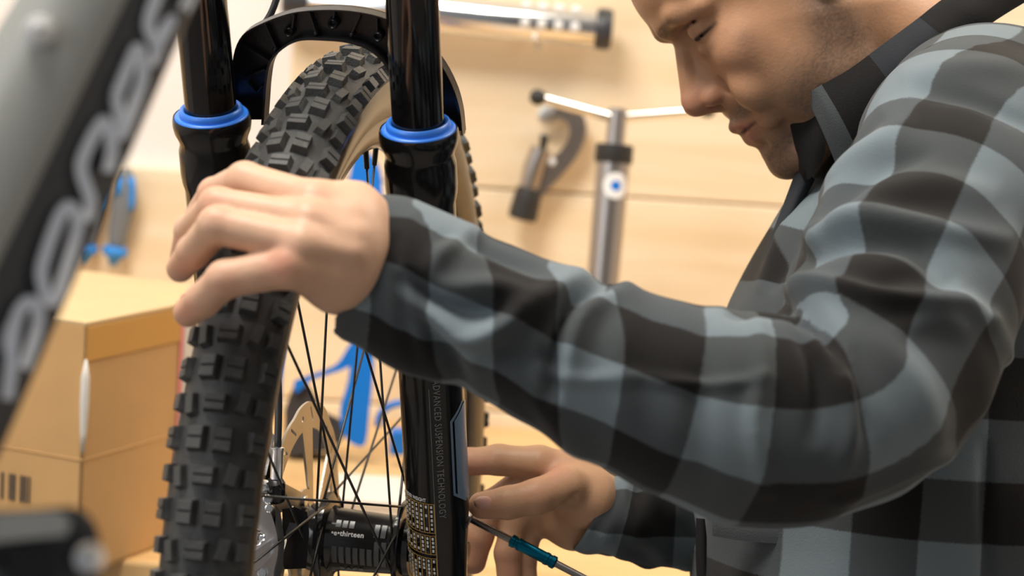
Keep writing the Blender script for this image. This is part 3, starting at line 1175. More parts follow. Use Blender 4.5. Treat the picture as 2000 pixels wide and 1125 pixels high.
sw = 23
letters = {
    'm': [[(14, 780), (22, 700), (16, 662), (42, 600), (62, 590), (74, 610), (70, 650), (46, 720)], [(22, 700), (28, 640), (36, 606)]],
    'o': [[(84, 560), (82, 520), (112, 432), (132, 404), (146, 414), (150, 450), (124, 540), (108, 582), (92, 586), (84, 560)]],
    'n': [[(168, 432), (176, 392), (158, 330), (172, 284), (198, 240), (210, 246), (218, 292), (212, 336)]],
    'd': [[(227, 186), (262, 104), (272, 97), (277, 115), (275, 165), (237, 262), (234, 235), (227, 186)]],
    'r': [[(302, 130), (306, 90), (290, 40), (330, -60), (345, -70), (352, -40)], [(306, 90), (330, 44), (344, 40)]],
    'a': [[(358, 20), (372, -10), (384, -60)]],
}
for ch, strokes in letters.items():
    mk('letter', *join(*[stroke(s_, sw) for s_ in strokes]), M['letter'], dt, smooth=False)
bc = wp(78, 60, DT - .012)
bd = nrm(CLn - bc)
mk('bolt', *lathe([(-.004, .0058), (.0005, .0062), (.0016, .0056), (.0016, .0044), (.0036, .0034), (.0042, .0018)], bc, bd, 24), M['white'], dt, True, auto=40, label='round chrome bolt head, its highlight coloured white')  # white base colour stands in for the bright glint on chrome
# suspension pivot in the lower left corner
pv = empty('suspension_link', wp(100, 1120, .86), parent=bike)
DPV = .84
outl = spline([(-160, 1010), (-60, 1000), (60, 996), (130, 990), (165, 1000), (188, 1030), (196, 1075), (192, 1130), (180, 1180), (100, 1200), (-160, 1200)], 44)
mk('link_plate', *plate([tuple(p) for p in outl], [], 0, .035, lambda x, y, t: wp(x, y, DPV + t + max(0, (x - 120)) * .0002)), M['frame_dark'], pv, True, auto=30)
mk('link_top', *plate([(-160, 1004), (-20, 1004), (60, 1000), (120, 998), (140, 1020), (128, 1046), (60, 1052), (-20, 1060), (-160, 1070)], [], -.006, .0, lambda x, y, t: wp(x, y, DPV + t)), M['frame_grey'], pv)
mk('link_pocket', *plate([(12, 1066), (104, 1056), (106, 1180), (12, 1180)], [], -.002, .002, lambda x, y, t: wp(x, y, DPV + t)), M['satin'], pv)
mk('pivot_bolt', *lathe([(-.012, .0058), (.0, .0058), (.001, .0042)], wp(175, 1090, DPV - .002), nrm(wp(260, 1085, DPV - .06) - wp(175, 1090, DPV)), 20), M['chrome'], pv, True, auto=40)

#@@BACK
# ------------------------------------------------------------------ things on the wall and the bench
BY = YP                                                 # board face
Yh = BY - .035


def yp(x, y, off): return on_y(x, y, BY - off)


# chrome tube tool
a_, b_ = yp(566, -4, .045), yp(1182, 57, .045)
D = nrm(b_ - a_)
L_ = np.linalg.norm(b_ - a_)
tb = empty('chrome_tube', (a_ + b_) / 2, 'polished chrome tube with black end caps hung level along the wall', 'tool')
mk('barrel', *lathe([(.022, .0215), (.026, .0235), (L_ - .012, .0235), (L_ - .010, .0215)], a_, D, 40), M['chrome'], tb, True, auto=40)
mk('end_cap', *lathe([(L_ - .011, .0225), (L_ - .008, .0245), (L_ + .004, .0245), (L_ + .008, .022), (L_ + .0085, .012)], a_, D, 32), M['darkplastic'], tb, True, auto=40)
mk('end_cap', *lathe([(-.008, .018), (-.004, .022), (.02, .0235), (.026, .0225)], a_, D, 32), M['darkplastic'], tb, True, auto=40)
up_ = np.array([0, 0, 1.])
dwn = nrm(np.cross(D, [0, 0, 1.])); dwn = dwn if dwn[1] < 0 else -dwn
for i in range(4):
    for ang in (62, -2):
        n_ = nrm(math.sin(math.radians(ang)) * up_ + math.cos(math.radians(ang)) * dwn)
        c = a_ + D * (L_ - .095 + i * .0195) + n_ * .0228
        mk('stud', *lathe([(-.001, .0062), (.0012, .0060), (.0026, .004), (.003, .001)], c, n_, 14), M['white'], tb, True)
for t in (.2, .78):
    c = a_ + D * L_ * t
    mk('wall_hook', *tube([c + [0, .045, .012], c + [0, .020, -.020], c + [0, 0, -.0265], c + [0, -.022, -.018]], .003, 8), M['steel'], tb, True)
c = yp(1051, 92, .035)
mk('set_screw', *lathe([(-.018, .003), (.002, .0045), (.004, .003)], c, (0, -.2, -1), 12), M['steel'], tb, True)

# pump
base = on_z(1168, 860, ZB)
pd = 2.56
T1 = wp(1206, 222, pd); B1 = wp(1150, 860, pd)
axp = nrm(T1 - B1)
# stand its foot on the bench
tt = (ZB + .02 - T1[2]) / axp[2]
foot = T1 + axp * tt
pump = empty('floor_pump', foot, 'steel track pump with a T handle and a round white sticker', 'pump')
Lp = np.linalg.norm(T1 - foot)
hh = np.linalg.norm(wp(1205, 316, pd) - T1)
mk('barrel', *lathe([(0, .0165), (Lp - hh, .0190)], foot, axp, 40), M['pumpbody'], pump, True, auto=40)
mk('collar', *lathe([(Lp - hh - .002, .0205), (Lp - hh, .0215), (Lp - hh + .018, .0215), (Lp - hh + .019, .0205), (Lp - hh + .019, .012)], foot, axp, 40), M['nylon'], pump, True, auto=40)
mk('piston_rod', *lathe([(Lp - hh, .0108), (Lp + .004, .0108), (Lp + .006, .009)], foot, axp, 28), M['pumpbody'], pump, True, auto=40)
hl, hr = wp(1046, 190, pd - .03), wp(1378, 216, pd + .03)
hc = wp(1206, 231, pd)
hd = mk('handle', *tube([wp(1062, 193, pd - .03), wp(1190, 228, pd - .002)], [.0058, .0062], 16), M['chrome'], pump, True, auto=40)
mk('handle', *tube([wp(1216, 228, pd + .002), wp(1372, 216, pd + .03)], [.0062, .0056], 16), M['chrome'], pump, True, auto=40)
for p, q in ((wp(1050, 190, pd - .031), 1), (wp(1382, 215, pd + .031), -1)):
    s_ = nrm(hc - p)
    mk('grip_knob', *lathe([(-.0085, .002), (-.0075, .006), (-.003, .0088), (.002, .0090), (.007, .0068), (.009, .005)], p, s_, 20), M['nylon'], pump, True)
# foot plate
mk('foot_plate', *lathe([(-.02, .06), (-.012, .06), (-.004, .022), (0, .018)], foot, (0, 0, 1), 36), M['nylon'], pump, True, auto=40)
# sticker wrapped on the barrel
sc = T1 + (B1 - T1) * 0
fv = nrm(CLn - T1); fv = nrm(fv - axp * (fv @ axp)); sd = np.cross(axp, fv)
if (np.array(RCn[:, 0]) @ sd) < 0: sd = -sd
hs = np.linalg.norm(wp(1203, 364, pd) - T1)


def pump_disc(r, m, rr, name, cx=.004):
    V = [T1 - axp * hs + 0 * sd]; n_ = 24
    def pt_(x, y): 
        a = x / .0192
        return T1 - axp * (hs - y) + rr * (math.sin(a + .28) * sd + math.cos(a + .28) * fv)
    V = [pt_(0, 0)]
    for k1 in (1, 2, 3):
        for i in range(n_):
            a = 2 * PI * i / n_
            V.append(pt_(r * k1 / 3 * math.cos(a), r * k1 / 3 * math.sin(a)))
    F = [(0, 1 + i, 1 + (i + 1) % n_) for i in range(n_)]
    for k1 in (0, 1):
        F += [(1 + k1 * n_ + i, 1 + (k1 + 1) * n_ + i, 1 + (k1 + 1) * n_ + (i + 1) % n_, 1 + k1 * n_ + (i + 1) % n_) for i in range(n_)]
    mk(name, V, F, m, pump, True, fix=False)


pump_disc(.0150, M['white'], .0194, 'sticker')
pump_disc(.0058, M['toolblue'], .0196, 'sticker_emblem')

# pipe cutter hanging on the wall
pc = empty('pipe_cutter', yp(1080, 420, .02), 'grey metal pipe cutter with a black knurled knob hanging left of the pump', 'tool')


def yy(off): return lambda x, y, t: yp(x, y, off + t)


mk('frame_arm', *plate([tuple(p) for p in spline([(1078, 222), (1092, 204), (1120, 206), (1140, 226), (1144, 262), (1126, 306), (1098, 340), (1068, 372), (1052, 388), (1036, 372), (1044, 340), (1070, 316), (1098, 290), (1112, 262), (1108, 240), (1094, 232)], 60)], [], .012, .034, yy(0)), M['pumpbody'], pc, True, auto=30)
mk('slide_block', *tube([yp(1058, 290, .034), yp(1044, 326, .034), yp(1034, 366, .034)], [.0125, .0135, .012], 8), M['pumpbody'], pc, True, auto=50)
mk('knob', *lathe([(-.002, .010), (0, .0145), (.010, .0165), (.034, .0180), (.038, .0165), (.039, .010)], yp(1034, 368, .034), nrm(yp(1020, 425, .034) - yp(1034, 368, .034)), 18), M['nylon'], pc, False)
mk('pin', *lathe([(0, .004), (.012, .0055), (.016, .006), (.018, .003)], yp(1060, 292, .036), nrm(yp(1064, 262, .036) - yp(1060, 292, .036)), 12), M['nylon'], pc, True)
mk('screw_head', *lathe([(0, .0048), (.003, .0046), (.004, .003)], yp(1078, 316, .032), (0, -1, 0), 14), M['white'], pc, True)
mk('wheel', *lathe([(0, .006), (.002, .013), (.004, .006)], yp(1072, 226, .020), (0, -1, 0), 24), M['steel'], pc, True, auto=40)
mk('hang_pin', *tube([yp(1118, 214, -.004), yp(1118, 214, .030)], .002, 8), M['steel'], pc, True)


# long two-tone handles on the left
def handle_tool(pts, label, s=1.0):
    root = empty('tool_handle', yp(*pts[-1], .02), label, 'tool', 'grey and blue handles left of the fork')
    C = spline([yp(x, y, .022) for x, y in pts], 14)
    rr = np.interp(np.linspace(0, 1, 14), [0, .1, .3, .6, .9, 1], [.008, .0135, .0145, .0125, .0105, .009]) * s
    mk('grip', *tube(C, rr, 16), M['grip'], root, True)
    d_ = np.array([RCn[0, 0], 0, RCn[2, 0]]) 
    mk('grip_inlay', *tube([c + d_ * r_ * .75 + [0, -.006, 0] for c, r_ in zip(C[1:6], rr[1:6])], .0052 * s, 10), M['toolblue2'], root, True)
    mk('grip_inlay', *tube([c - d_ * r_ * .3 + [0, -r_ * .8, 0] for c, r_ in zip(C[1:4], rr[1:4])], .0050 * s, 10), M['toolblue2'], root, True)
    e = C[-1]; dd = nrm(C[-1] - C[-2])
    mk('end_stop', *lathe([(-.003, .008), (0, .0150), (.008, .0155), (.012, .009), (.022, .004)], e, dd, 18), M['toolblue2'], root, True)
    mk('hang_pin', *tube([C[0] + [0, .03, -.004], C[0] + [0, -.012, -.004]], .002, 8), M['steel'], root, True)
    return root


handle_tool([(243, 328), (240, 400), (232, 450), (226, 484)], 'grey tool handle with blue inlays on the wall, the one nearer the fork')
handle_tool([(192, 328), (184, 400), (174, 450), (168, 478)], 'grey and blue tool handle mostly hidden behind the down tube', .8)

# cardboard box, corner towards us
C0 = on_z(152, 1128, ZB)
ez = np.array([0, 0, 1.])
ang = math.radians(66)
eR = np.array([math.cos(ang), math.sin(ang), 0])        # right face runs away from the camera
eL = np.array([-math.sin(ang), math.cos(ang), 0])
cb = empty('cardboard_box', C0, 'closed brown cardboard box standing on the bench left of the tyre', 'box')
d0 = (C0 - CLn) @ (W([0, 0, 1.]) - CLn)
Hb = 0.
for z_ in np.linspace(.1, .5, 200):
    q = (C0 + ez * z_ - CLn) @ RCn * np.array([1, 1, -1])
    if pix(q)[1] < 640: Hb = z_; break
WR, WL, tk = .262, .40, .0035


def panel(name, A, X, Y, nrmv, m=None, t=tk, lab=None, par=None):
    A, X, Y = [np.asarray(v, float) for v in (A, X, Y)]
    c = A + X / 2 + Y / 2 + nrmv * t / 2
    return mk(name, *box(c, X / 2, Y / 2, nrmv * t / 2, .0009), m or M['card'], par or cb, label=lab)


pR = panel('side_panel', C0, eR * WR, ez * Hb, eL)
pL = panel('side_panel', C0, eL * WL, ez * Hb, eR)
panel('side_panel', C0 + eL * WL, eR * WR, ez * Hb, -eL)
panel('side_panel', C0 + eR * WR, eL * WL, ez * Hb, -eR)
panel('bottom_panel', C0 + ez * .001, eR * WR, eL * WL, ez)
# flaps
panel('flap', C0 + ez * Hb, eR * WR, eL * (WL * .498), ez, M['card_lit'])
panel('flap', C0 + ez * Hb + eL * WL * .502, eR * WR, eL * (WL * .498), ez, M['card_lit'])
panel('tape_strip', C0 - eL * .0012 + ez * (Hb - .032), eR * WR, ez * .031, eL, M['tape'], .0010, 'shiny tan packing tape')
# lower crease folds
for (A, X, nn) in ((C0, eR * WR, eL), (C0, eL * WL, eR)):
    mk('crease', *tube([A - nn * .0002 + ez * Hb * .47, A + X - nn * .0002 + ez * Hb * .47], .0007, 6), M['card'], cb)
mk('torn_edge', *tube([C0 - (eL + eR) * .0008 + ez * Hb * h for h in (.50, .58, .70, .80, .87)], [.0012, .003, .0042, .0040, .001], 8), M['paper'], cb, True, label='white torn paper edge')
# shipping label on the right face
lx = .150
lb = panel('label', C0 - eL * .0014 + eR * lx + ez * .03, eR * (WR - lx - .004), ez * (Hb * .92 - .0), eL, M['pink'], .0008, 'white label with a pink border')
panel('label_field', C0 - eL * .0022 + eR * (lx + .006) + ez * .034, eR * (WR - lx - .012), ez * (Hb * .92 - .012), eL, M['paper'], .0006, par=lb)
# bar print on the left face
bars = []
for i in range(26):
    if rng.random() < .2: continue
    A = C0 - eR * .0010 + eL * (.055 + i * .0042) + ez * (Hb * .262)
    bars.append(box(A + ez * .012, eL * (.0007 + .0008 * rng.random()), ez * .012, eR * .0004))
mk('bar_print', *join(*bars), M['darkplastic'], cb, kind='stuff')

# white carton and blue stand behind the wheel
q = on_z(742, 1052, ZB)
wb = empty('white_carton', q, 'low white carton lying on the bench behind the hub', 'box')
c = q + np.array([.0, .06, .016])
mk('carton_body', *box(c, (.060, 0, 0), (0, .055, 0), (0, 0, .0155), .002), M['paper'], wb)
mk('carton_lid', *box(c + [0, 0, .0165], (.0615, 0, 0), (0, .0565, 0), (0, 0, .004), .0015), M['paper'], wb)

_q = on_z(620, 908, ZB)
BD = float((_q - CLn) @ (W([0, 0, 1.]) - CLn))
bs = empty('truing_stand', wp(690, 880, BD), 'bright blue metal wheel stand with curved arms on the bench behind the spokes', 'tool')


def bd_(off=0): return lambda x, y, t: wp(x, y, BD + off + t)


mk('upright', *plate([tuple(p) for p in spline([(692, 300), (716, 296), (742, 330), (746, 400), (740, 520), (734, 640), (728, 740), (722, 800), (714, 866), (690, 868), (670, 846), (664, 800), (680, 740), (686, 660), (690, 560), (700, 420), (682, 350)], 60)],
                     [], 0, .022, bd_()), M['toolblue'], bs, True, auto=30)
mk('arm', *plate([tuple(p) for p in spline([(574, 744), (600, 734), (640, 720), (662, 706), (684, 672), (696, 680), (694, 706), (670, 722), (640, 732), (606, 744), (582, 766), (574, 762)], 50)], [], .002, .018, bd_()), M['toolblue'], bs, True, auto=30)
mk('arm', *tube([wp(x, y, BD + .01) for x, y in spline([(738, 834), (742, 812), (756, 796), (778, 788), (810, 786), (850, 800)], 20)], .0042, 8), M['toolblue'], bs, True)
mk('arm', *tube([wp(x, y, BD + .01) for x, y in spline([(558, 560), (556, 620), (549, 680), (545, 730), (540, 800)], 20)], .0042, 8), M['toolblue'], bs, True)
mk('clamp_block', *box(wp(778, 862, BD + .01), (.009, 0, 0), (0, .012, 0), (0, 0, .014), .003), M['toolblue'], bs)
bq = on_z(640, 905, ZB)
mk('base', *plate([tuple(p) for p in spline([(572, 756), (600, 752), (630, 800), (664, 820), (672, 850), (650, 876), (610, 884), (560, 884), (556, 800)], 40)], [], .0, .05, bd_(.012)), M['darkplastic'], bs, True, auto=30)

#@@MAN
# ------------------------------------------------------------------ the mechanic
def orient(V, F):
    a, b, c, d = [V[F[:, i]] for i in range(4)]
    vol = (np.einsum('ij,ij->i', a, np.cross(b, c)) + np.einsum('ij,ij->i', a, np.cross(c, d))).sum()
    return F if vol > 0 else F[:, ::-1].copy()


hip = wp(1760, 1560, 1.80)
man = empty('person', hip * np.array([1, 1, 0]), 'man in a checked flannel shirt bending over the wheel with a hand on the tyre', 'person')

# ---- head, in head millimetres (f forwards, l towards his left / the camera, u crown-wards), nasion at the origin
NAS = cp(1323, 103, 1.672)
EFh = np.array([-.77, -.638, 0.]); EUh = np.array([-.638, .77, 0.])
yaw = math.radians(4)
EL0 = np.array([0, 0, -1.])
EF = EFh * math.cos(yaw) + EL0 * math.sin(yaw)
EL = EL0 * math.cos(yaw) - EFh * math.sin(yaw)
HM = np.stack([EF, EL, EUh], 1) * .001


def HD(p): return NAS + np.asarray(p, float) @ HM.T


def sd_head(P):                                          # P in head mm
    P = P.copy(); P[:, 2] = np.where(P[:, 2] < 0, P[:, 2] / 1.055, P[:, 2])
    L = np.abs(P[:, 1]); Q = P.copy(); Q[:, 1] = L       # symmetric
    d = d_ell(P, (-96, 0, 42), (94, 75, 88))
    d = smin(d, d_ell(P, (-60, 0, -38), (52, 55, 78)), 22)
    # forehead front and brow
    d = smin(d, d_ell(P, (-26, 0, 34), (27, 50, 34)), 12)
    d = smin(d, d_cone(Q, (-4.0, 7, 18), (-12, 34, 19), 8, 8.5), 9)
    d = smin(d, d_cone(Q, (-12, 34, 19), (-27, 47, 13), 8, 7), 8)
    # cheekbones, maxilla
    d = smin(d, d_ell(Q, (-37, 38, -27), (25, 20, 20)), 20)
    d = smin(d, d_ell(P, (-24, 0, -50), (25, 30, 26)), 12)
    d = smin(d, d_ell(P, (-19, 0, -72), (22, 27, 20)), 9)
    # jaw and chin
    d = smin(d, d_cone(Q, (-94, 56, -48), (-80, 52, -86), 17, 13), 14)
    d = smin(d, d_cone(Q, (-80, 51, -86), (-24, 15, -110), 14, 13), 12)
    d = smin(d, d_ell(Q, (-58, 38, -62), (36, 22, 34)), 14)
    d = smin(d, d_ell(P, (-15, 0, -106), (18, 20, 15)), 8)
    # eye sockets
    d = smax(d, -d_ell(Q, (-1, 28, 3), (15, 18, 9.5)), 9)
    # eyeballs under lids
    d = smin(d, d_ell(Q, (-21.0, 30, 2.0), (12.2, 12.6, 12.0)), 2.5)
    # upper lid fold line and lash line
    d = smax(d, -d_cone(Q, (-10, 20, 9.5), (-17, 41, 8.5), 1.3, 1.3), 2.2)
    d = smax(d, -d_cone(Q, (-9.5, 20, -2.0), (-15.5, 41, -3.0), 1.1, 1.1), 1.4)
    # bag under the eye
    d = smin(d, d_cone(Q, (-13, 20, -11), (-21, 38, -12), 3.5, 3.5), 6)
    # nose
    d = smin(d, d_cone(P, (-6, 0, 1), (13, 0, -30), 6.2, 7.6), 5)
    d = smin(d, d_cone(P, (-14, 0, -18), (0, 0, -36), 11, 14), 7)
    d = smin(d, d_ell(P, (13.5, 0, -35.5), (10, 9.5, 9.5)), 4)
    d = smin(d, d_ell(Q, (2, 11.5, -39), (9.5, 6.2, 7.0)), 2.2)
    d = smin(d, d_cone(P, (12, 0, -42), (0, 0, -47), 3.8, 4), 3)
    d = smax(d, -d_ell(Q, (5.0, 7.0, -47.0), (5.5, 2.9, 5.0)), 1.4)
    # wing crease and nasolabial fold
    for a, b, r0, r1 in (((-6.5, 19, -34), (-9.0, 19.5, -43), 1.8, 2.0), ((-7.5, 20, -36), (-9, 29, -54), 1.7, 2.2), ((-9, 29, -54), (-15, 33, -72), 2.2, 1.4)):
        d = smax(d, -d_cone(Q, a, b, r0, r1), 4.5)
    d = smin(d, d_ell(Q, (-17, 36, -52), (13, 12, 17)), 8)
    # lips
    for a, b, r0, r1 in (((2.0, 0, -65.5), (-1.5, 9, -66.5), 5.2, 4.6), ((-1.5, 9, -66.5), (-11, 21, -70), 4.6, 2.2)):
        d = smin(d, d_cone(Q, a, b, r0, r1), 2.5)
    for a, b, r0, r1 in (((-1.4, 0, -78), (-4.5, 9, -77), 5.6, 5.0), ((-4.5, 9, -77), (-12, 20, -72.5), 5.0, 2.4)):
        d = smin(d, d_cone(Q, a, b, r0, r1), 2.5)
    for a, b in (((8, 0, -71.6), (1, 10, -72.0)), ((1, 10, -72.0), (-9.5, 23, -71.2))):
        d = smax(d, -d_cone(Q, a, b, 1.0, 1.0), 1.3)
    d = smin(d, d_ell(Q, (-17, 28, -74), (9, 7, 9)), 5)
    d = smin(d, d_ell(P, (-17, 0, -90), (17, 22, 16)), 8)
    d = smax(d, -d_cone(Q, (5, 0, -88), (-4, 14, -88), 2.4, 2.4), 5)
    # throat
    d = smin(d, d_cone(P, (-92, 0, -45), (-62, 0, -100), 56, 26), 22)
    # ear
    e = d_ell(Q, (-104, 75, -4), (17, 6, 31))
    e = smax(e, -d_ell(Q, (-101, 82, 2), (9, 5, 17)), 3)
    e = smin(e, d_ell(Q, (-97, 74, -30), (8, 5.0, 8)), 5)
    d = smin(d, e, 5)
    return d


NK0 = HD((-98, 0, -30)); NK1 = cp(1850, 190, 1.70); NK2 = cp(1960, 420, 1.72)


def sd_body_upper(P):                                    # P in camera metres
    H = (P - NAS.astype(np.float32)) @ (np.linalg.inv(HM).T).astype(np.float32)
    d = sd_head(H) * .001
    d = smin(d, d_cone(P, NK0, NK1, .058, .062), .02)
    d = smin(d, d_cone(P, NK1, NK2, .058, .07), .02)
    return d


lo = np.array([-.12 + .19, .02, 1.55]); 
Vh, Fh = surfnet(sd_body_upper, [.075, .015, 1.555], [.40, .31, 1.80], .0016)
Vh = smooth_mesh(Vh, Fh, 1, .4)


def tint(V, F, base):
    return np.tile(np.array(base, np.float32), (len(V), 1))


def blob(H, c, r, p=2.0):
    return np.exp(-(((H - np.array(c)) / np.array(r)) ** 2).sum(1) * p / 2)


H = (Vh - NAS) @ np.linalg.inv(HM).T
H[:, 2] = np.where(H[:, 2] < 0, H[:, 2] / 1.055, H[:, 2])
Hs = H.copy(); Hs[:, 1] = np.abs(H[:, 1])
C = np.tile(np.array([.50, .265, .145]), (len(H), 1))


def paint(w, col):
    global C
    C = C * (1 - w[:, None]) + np.array(col) * w[:, None]


# rosy nose, cheeks
paint(.55 * blob(Hs, (14, 0, -36), (16, 14, 12)), (.56, .22, .16))
paint(.40 * blob(Hs, (2, 11, -42), (9, 8, 8)), (.50, .18, .13))
paint(.25 * blob(Hs, (-24, 44, -30), (26, 22, 20)), (.58, .27, .17))
# beard shadow over jaw, chin, upper lip
st = np.clip(1.25 * blob(Hs, (-6, 12, -60), (14, 20, 7)) + 1.3 * blob(Hs, (-14, 8, -104), (26, 34, 20)) + 1.1 * blob(Hs, (-60, 55, -82), (46, 26, 30)) + .9 * blob(Hs, (-88, 66, -48), (17, 22, 34)), 0, 1)
nz = np.random.default_rng(2).random(len(H))
paint(np.clip(st * 1.15, 0, 1) * (.55 + .28 * nz), (.110, .078, .058))
# lips
lipw = np.clip(1.6 * blob(Hs, (1, 4, -67.5), (7, 10, 4)) + 1.5 * blob(Hs, (-5, 13, -69), (7, 7, 3)) + 1.5 * blob(Hs, (-2, 5, -78), (7, 11, 4.5)) + blob(Hs, (-8, 15, -75), (7, 6, 3)), 0, 1)
paint(.75 * lipw * (Hs[:, 0] > -16), (.42, .16, .115))
paint(.8 * np.clip(2 * blob(Hs, (-2, 10, -71.7), (12, 14, 1.2)), 0, 1) * (Hs[:, 0] > -14), (.10, .035, .03))
# eyelid and lash line
paint(.45 * blob(Hs, (-10, 30, 4), (10, 15, 8)), (.40, .21, .14))
lash = np.clip(2.2 * np.exp(-(((Hs[:, 2] + 2.6) / 1.3) ** 2)) * np.exp(-(((Hs[:, 1] - 31) / 13) ** 2)) * (Hs[:, 0] > -27) * (Hs[:, 1] > 21), 0, 1)
paint(.92 * lash, (.02, .012, .01))
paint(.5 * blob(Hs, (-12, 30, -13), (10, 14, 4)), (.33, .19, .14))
paint(.75 * np.clip(2 * np.exp(-(((Hs[:, 2] - 9.4) / 1.2) ** 2)) * np.exp(-(((Hs[:, 1] - 30) / 12) ** 2)) * (Hs[:, 0] > -26), 0, 1), (.16, .08, .055))  # shade of the upper lid crease, painted as a dark line
paint(.6 * blob(Hs, (-6, 19, 0), (7, 6, 6)), (.22, .11, .08))  # socket shade painted into the inner eye corner
# brow hair
paint(.85 * np.clip(1.8 * blob(Hs, (1, 17, 17), (11, 12, 4.5)) + 1.3 * blob(Hs, (-8, 32, 20), (10, 10, 3.4)), 0, 1) * (.65 + .35 * nz), (.055, .035, .022))
# grease smudge and moles on the cheek
paint(.62 * blob(H, (-33, 48, -24), (9, 20, 7)), (.19, .11, .075))
paint(.55 * blob(H, (-27, 44, -12), (3, 8, 2.5)), (.15, .08, .06))
for q in ((-21, 30, -80), (-18, 22, -103), (-24, 25, -113)):
    paint(.5 * blob(H, q, (2.4, 8, 2.4)), (.60, .26, .18))
# close-cropped hair over the scalp
sc_ = np.clip((H[:, 2] - 62 + .25 * (-H[:, 0] - 40).clip(0, 60)) / 6, 0, 1) * (H[:, 2] > 30)
sc_ = np.maximum(sc_, np.clip((-H[:, 0] - 118) / 8, 0, 1) * (H[:, 2] > -30))
paint(sc_ * (.72 + .2 * nz), (.035, .025, .018))
headV, headF, headC = Vh, Fh, C

# ---- hands. points: picture x, y, depth (m), radius (mm)
def hand(fingers, palm, extra, lo, hi, h=.0013, kf=.0035, kp=.012, kb=.007):
    fs = [[(cp(x, y, d), r * .001) for x, y, d, r in f] for f in fingers]
    ps = [[(cp(x, y, d), r * .001) for x, y, d, r in f] for f in palm]

    def sd(P):
        dp = None
        for f in ps:
            for i in range(len(f) - 1):
                e = d_cone(P, f[i][0], f[i + 1][0], f[i][1], f[i + 1][1])
                dp = e if dp is None else smin(dp, e, kp)
        df = None
        for f in fs:
            c = chain(P, [q[0] for q in f], [q[1] for q in f], kf)
            # first phalanx blends into the palm, the rest stays apart
            df = c if df is None else smin(df, c, .0016)
        d = smin(dp, df, kb)
        for (x, y, dd, r, sgn) in extra:
            e = d_cone(P, cp(x, y, dd), cp(x, y, dd) + [0, 0, 1e-5], r * .001, r * .001)
            d = smin(d, e, .008) if sgn > 0 else smax(d, -e, .004)
        return d
    V, F = surfnet(sd, lo, hi, h)
    return smooth_mesh(V, F, 2, .5), F


TD = 1.325
handL_f = [
    # index (topmost), middle, ring, little
    [(660, 412, 1.300, 10.5), (612, 392, 1.292, 11.0), (478, 352, 1.318, 10.6), (418, 378, 1.352, 9.3), (385, 425, 1.385, 8.4)],
    [(664, 448, 1.289, 10.5), (604, 432, 1.280, 11.0), (424, 402, 1.296, 10.6), (372, 450, 1.335, 9.3), (358, 505, 1.368, 8.4)],
    [(656, 490, 1.282, 11.0), (590, 478, 1.270, 11.4), (424, 440, 1.278, 10.8), (378, 492, 1.306, 9.6), (352, 524, 1.335, 8.4)],
    [(634, 530, 1.281, 11.0), (562, 522, 1.268, 11.8), (440, 545, 1.272, 10.6), (396, 586, 1.288, 9.8), (368, 610, 1.305, 8.8)],
]
handL_p = [
    [(630, 404, 1.301, 12.5), (680, 425, 1.304, 20), (760, 470, 1.336, 18)],
    [(628, 442, 1.291, 13), (680, 462, 1.294, 20), (760, 500, 1.333, 18.5)],
    [(622, 482, 1.284, 13.5), (680, 500, 1.292, 20), (760, 525, 1.332, 18.5)],
    [(606, 522, 1.283, 13.5), (668, 535, 1.293, 18.5), (760, 545, 1.333, 18)],
    [(600, 530, 1.296, 13), (655, 556, 1.306, 14), (760, 562, 1.330, 17)],
    [(690, 420, 1.330, 16), (620, 400, 1.365, 13), (560, 400, 1.42, 10)],
    # tendons over the back of the hand
    [(606, 400, 1.285, 4.0), (680, 420, 1.284, 2.6)], [(600, 434, 1.272, 4.0), (690, 458, 1.2745, 2.6)], [(590, 478, 1.264, 4.0), (690, 494, 1.270, 2.6)], [(572, 516, 1.264, 5.0), (660, 532, 1.275, 2.6)],
]
handL_x = []
Vl, Fl = hand(handL_f, handL_p, handL_x, cp(300, 680, 1.33) * [1, 1, 0] + [0, 0, 1.235], np.array([-.045, .105, 1.46]), kp=.010, kb=.010)

HDp = 1.66
handR_f = [
    # index up along the leg, middle, ring, little
    [(1052, 906, 1.668, 12.5), (975, 898, 1.672, 11.2), (915, 902, 1.680, 10), (885, 905, 1.685, 9)],
    [(1040, 930, 1.680, 12), (962, 985, 1.690, 11), (936, 1050, 1.690, 10.2), (926, 1098, 1.690, 9)],
    [(1060, 975, 1.688, 12), (1004, 1020, 1.688, 10.5), (992, 1080, 1.684, 10), (996, 1150, 1.682, 9)],
    [(1085, 1000, 1.692, 11), (1034, 1035, 1.694, 9.5), (1024, 1090, 1.692, 9), (1030, 1150, 1.69, 8)],
    # thumb
    [(1106, 950, 1.640, 14.5), (1048, 970, 1.628, 12.6), (992, 982, 1.624, 11.6), (941, 987, 1.624, 9.8)],
]
handR_p = [
    [(1056, 908, 1.672, 13.5), (1120, 935, 1.672, 18), (1185, 987, 1.680, 17), (1260, 1003, 1.682, 17)],
    [(1060, 940, 1.684, 13), (1120, 970, 1.684, 18), (1185, 1003, 1.680, 18), (1260, 1005, 1.684, 17)],
    [(1080, 985, 1.688, 14), (1125, 1008, 1.686, 17), (1175, 1012, 1.686, 15), (1260, 1008, 1.684, 17)],
    [(1088, 1020, 1.686, 13), (1120, 1028, 1.684, 14), (1170, 1022, 1.686, 15)],
    [(1100, 950, 1.646, 13), (1150, 975, 1.658, 19), (1185, 992, 1.680, 16)],
]
Vr, Fr = hand(handR_f, handR_p, [(1122, 972, 1.6285, 2.2, -1), (1108, 984, 1.628, 2.4, -1), (1092, 995, 1.629, 2.4, -1), (1072, 1003, 1.633, 2.2, -1)], [-.046, -.245, 1.600], [.105, -.108, 1.725])


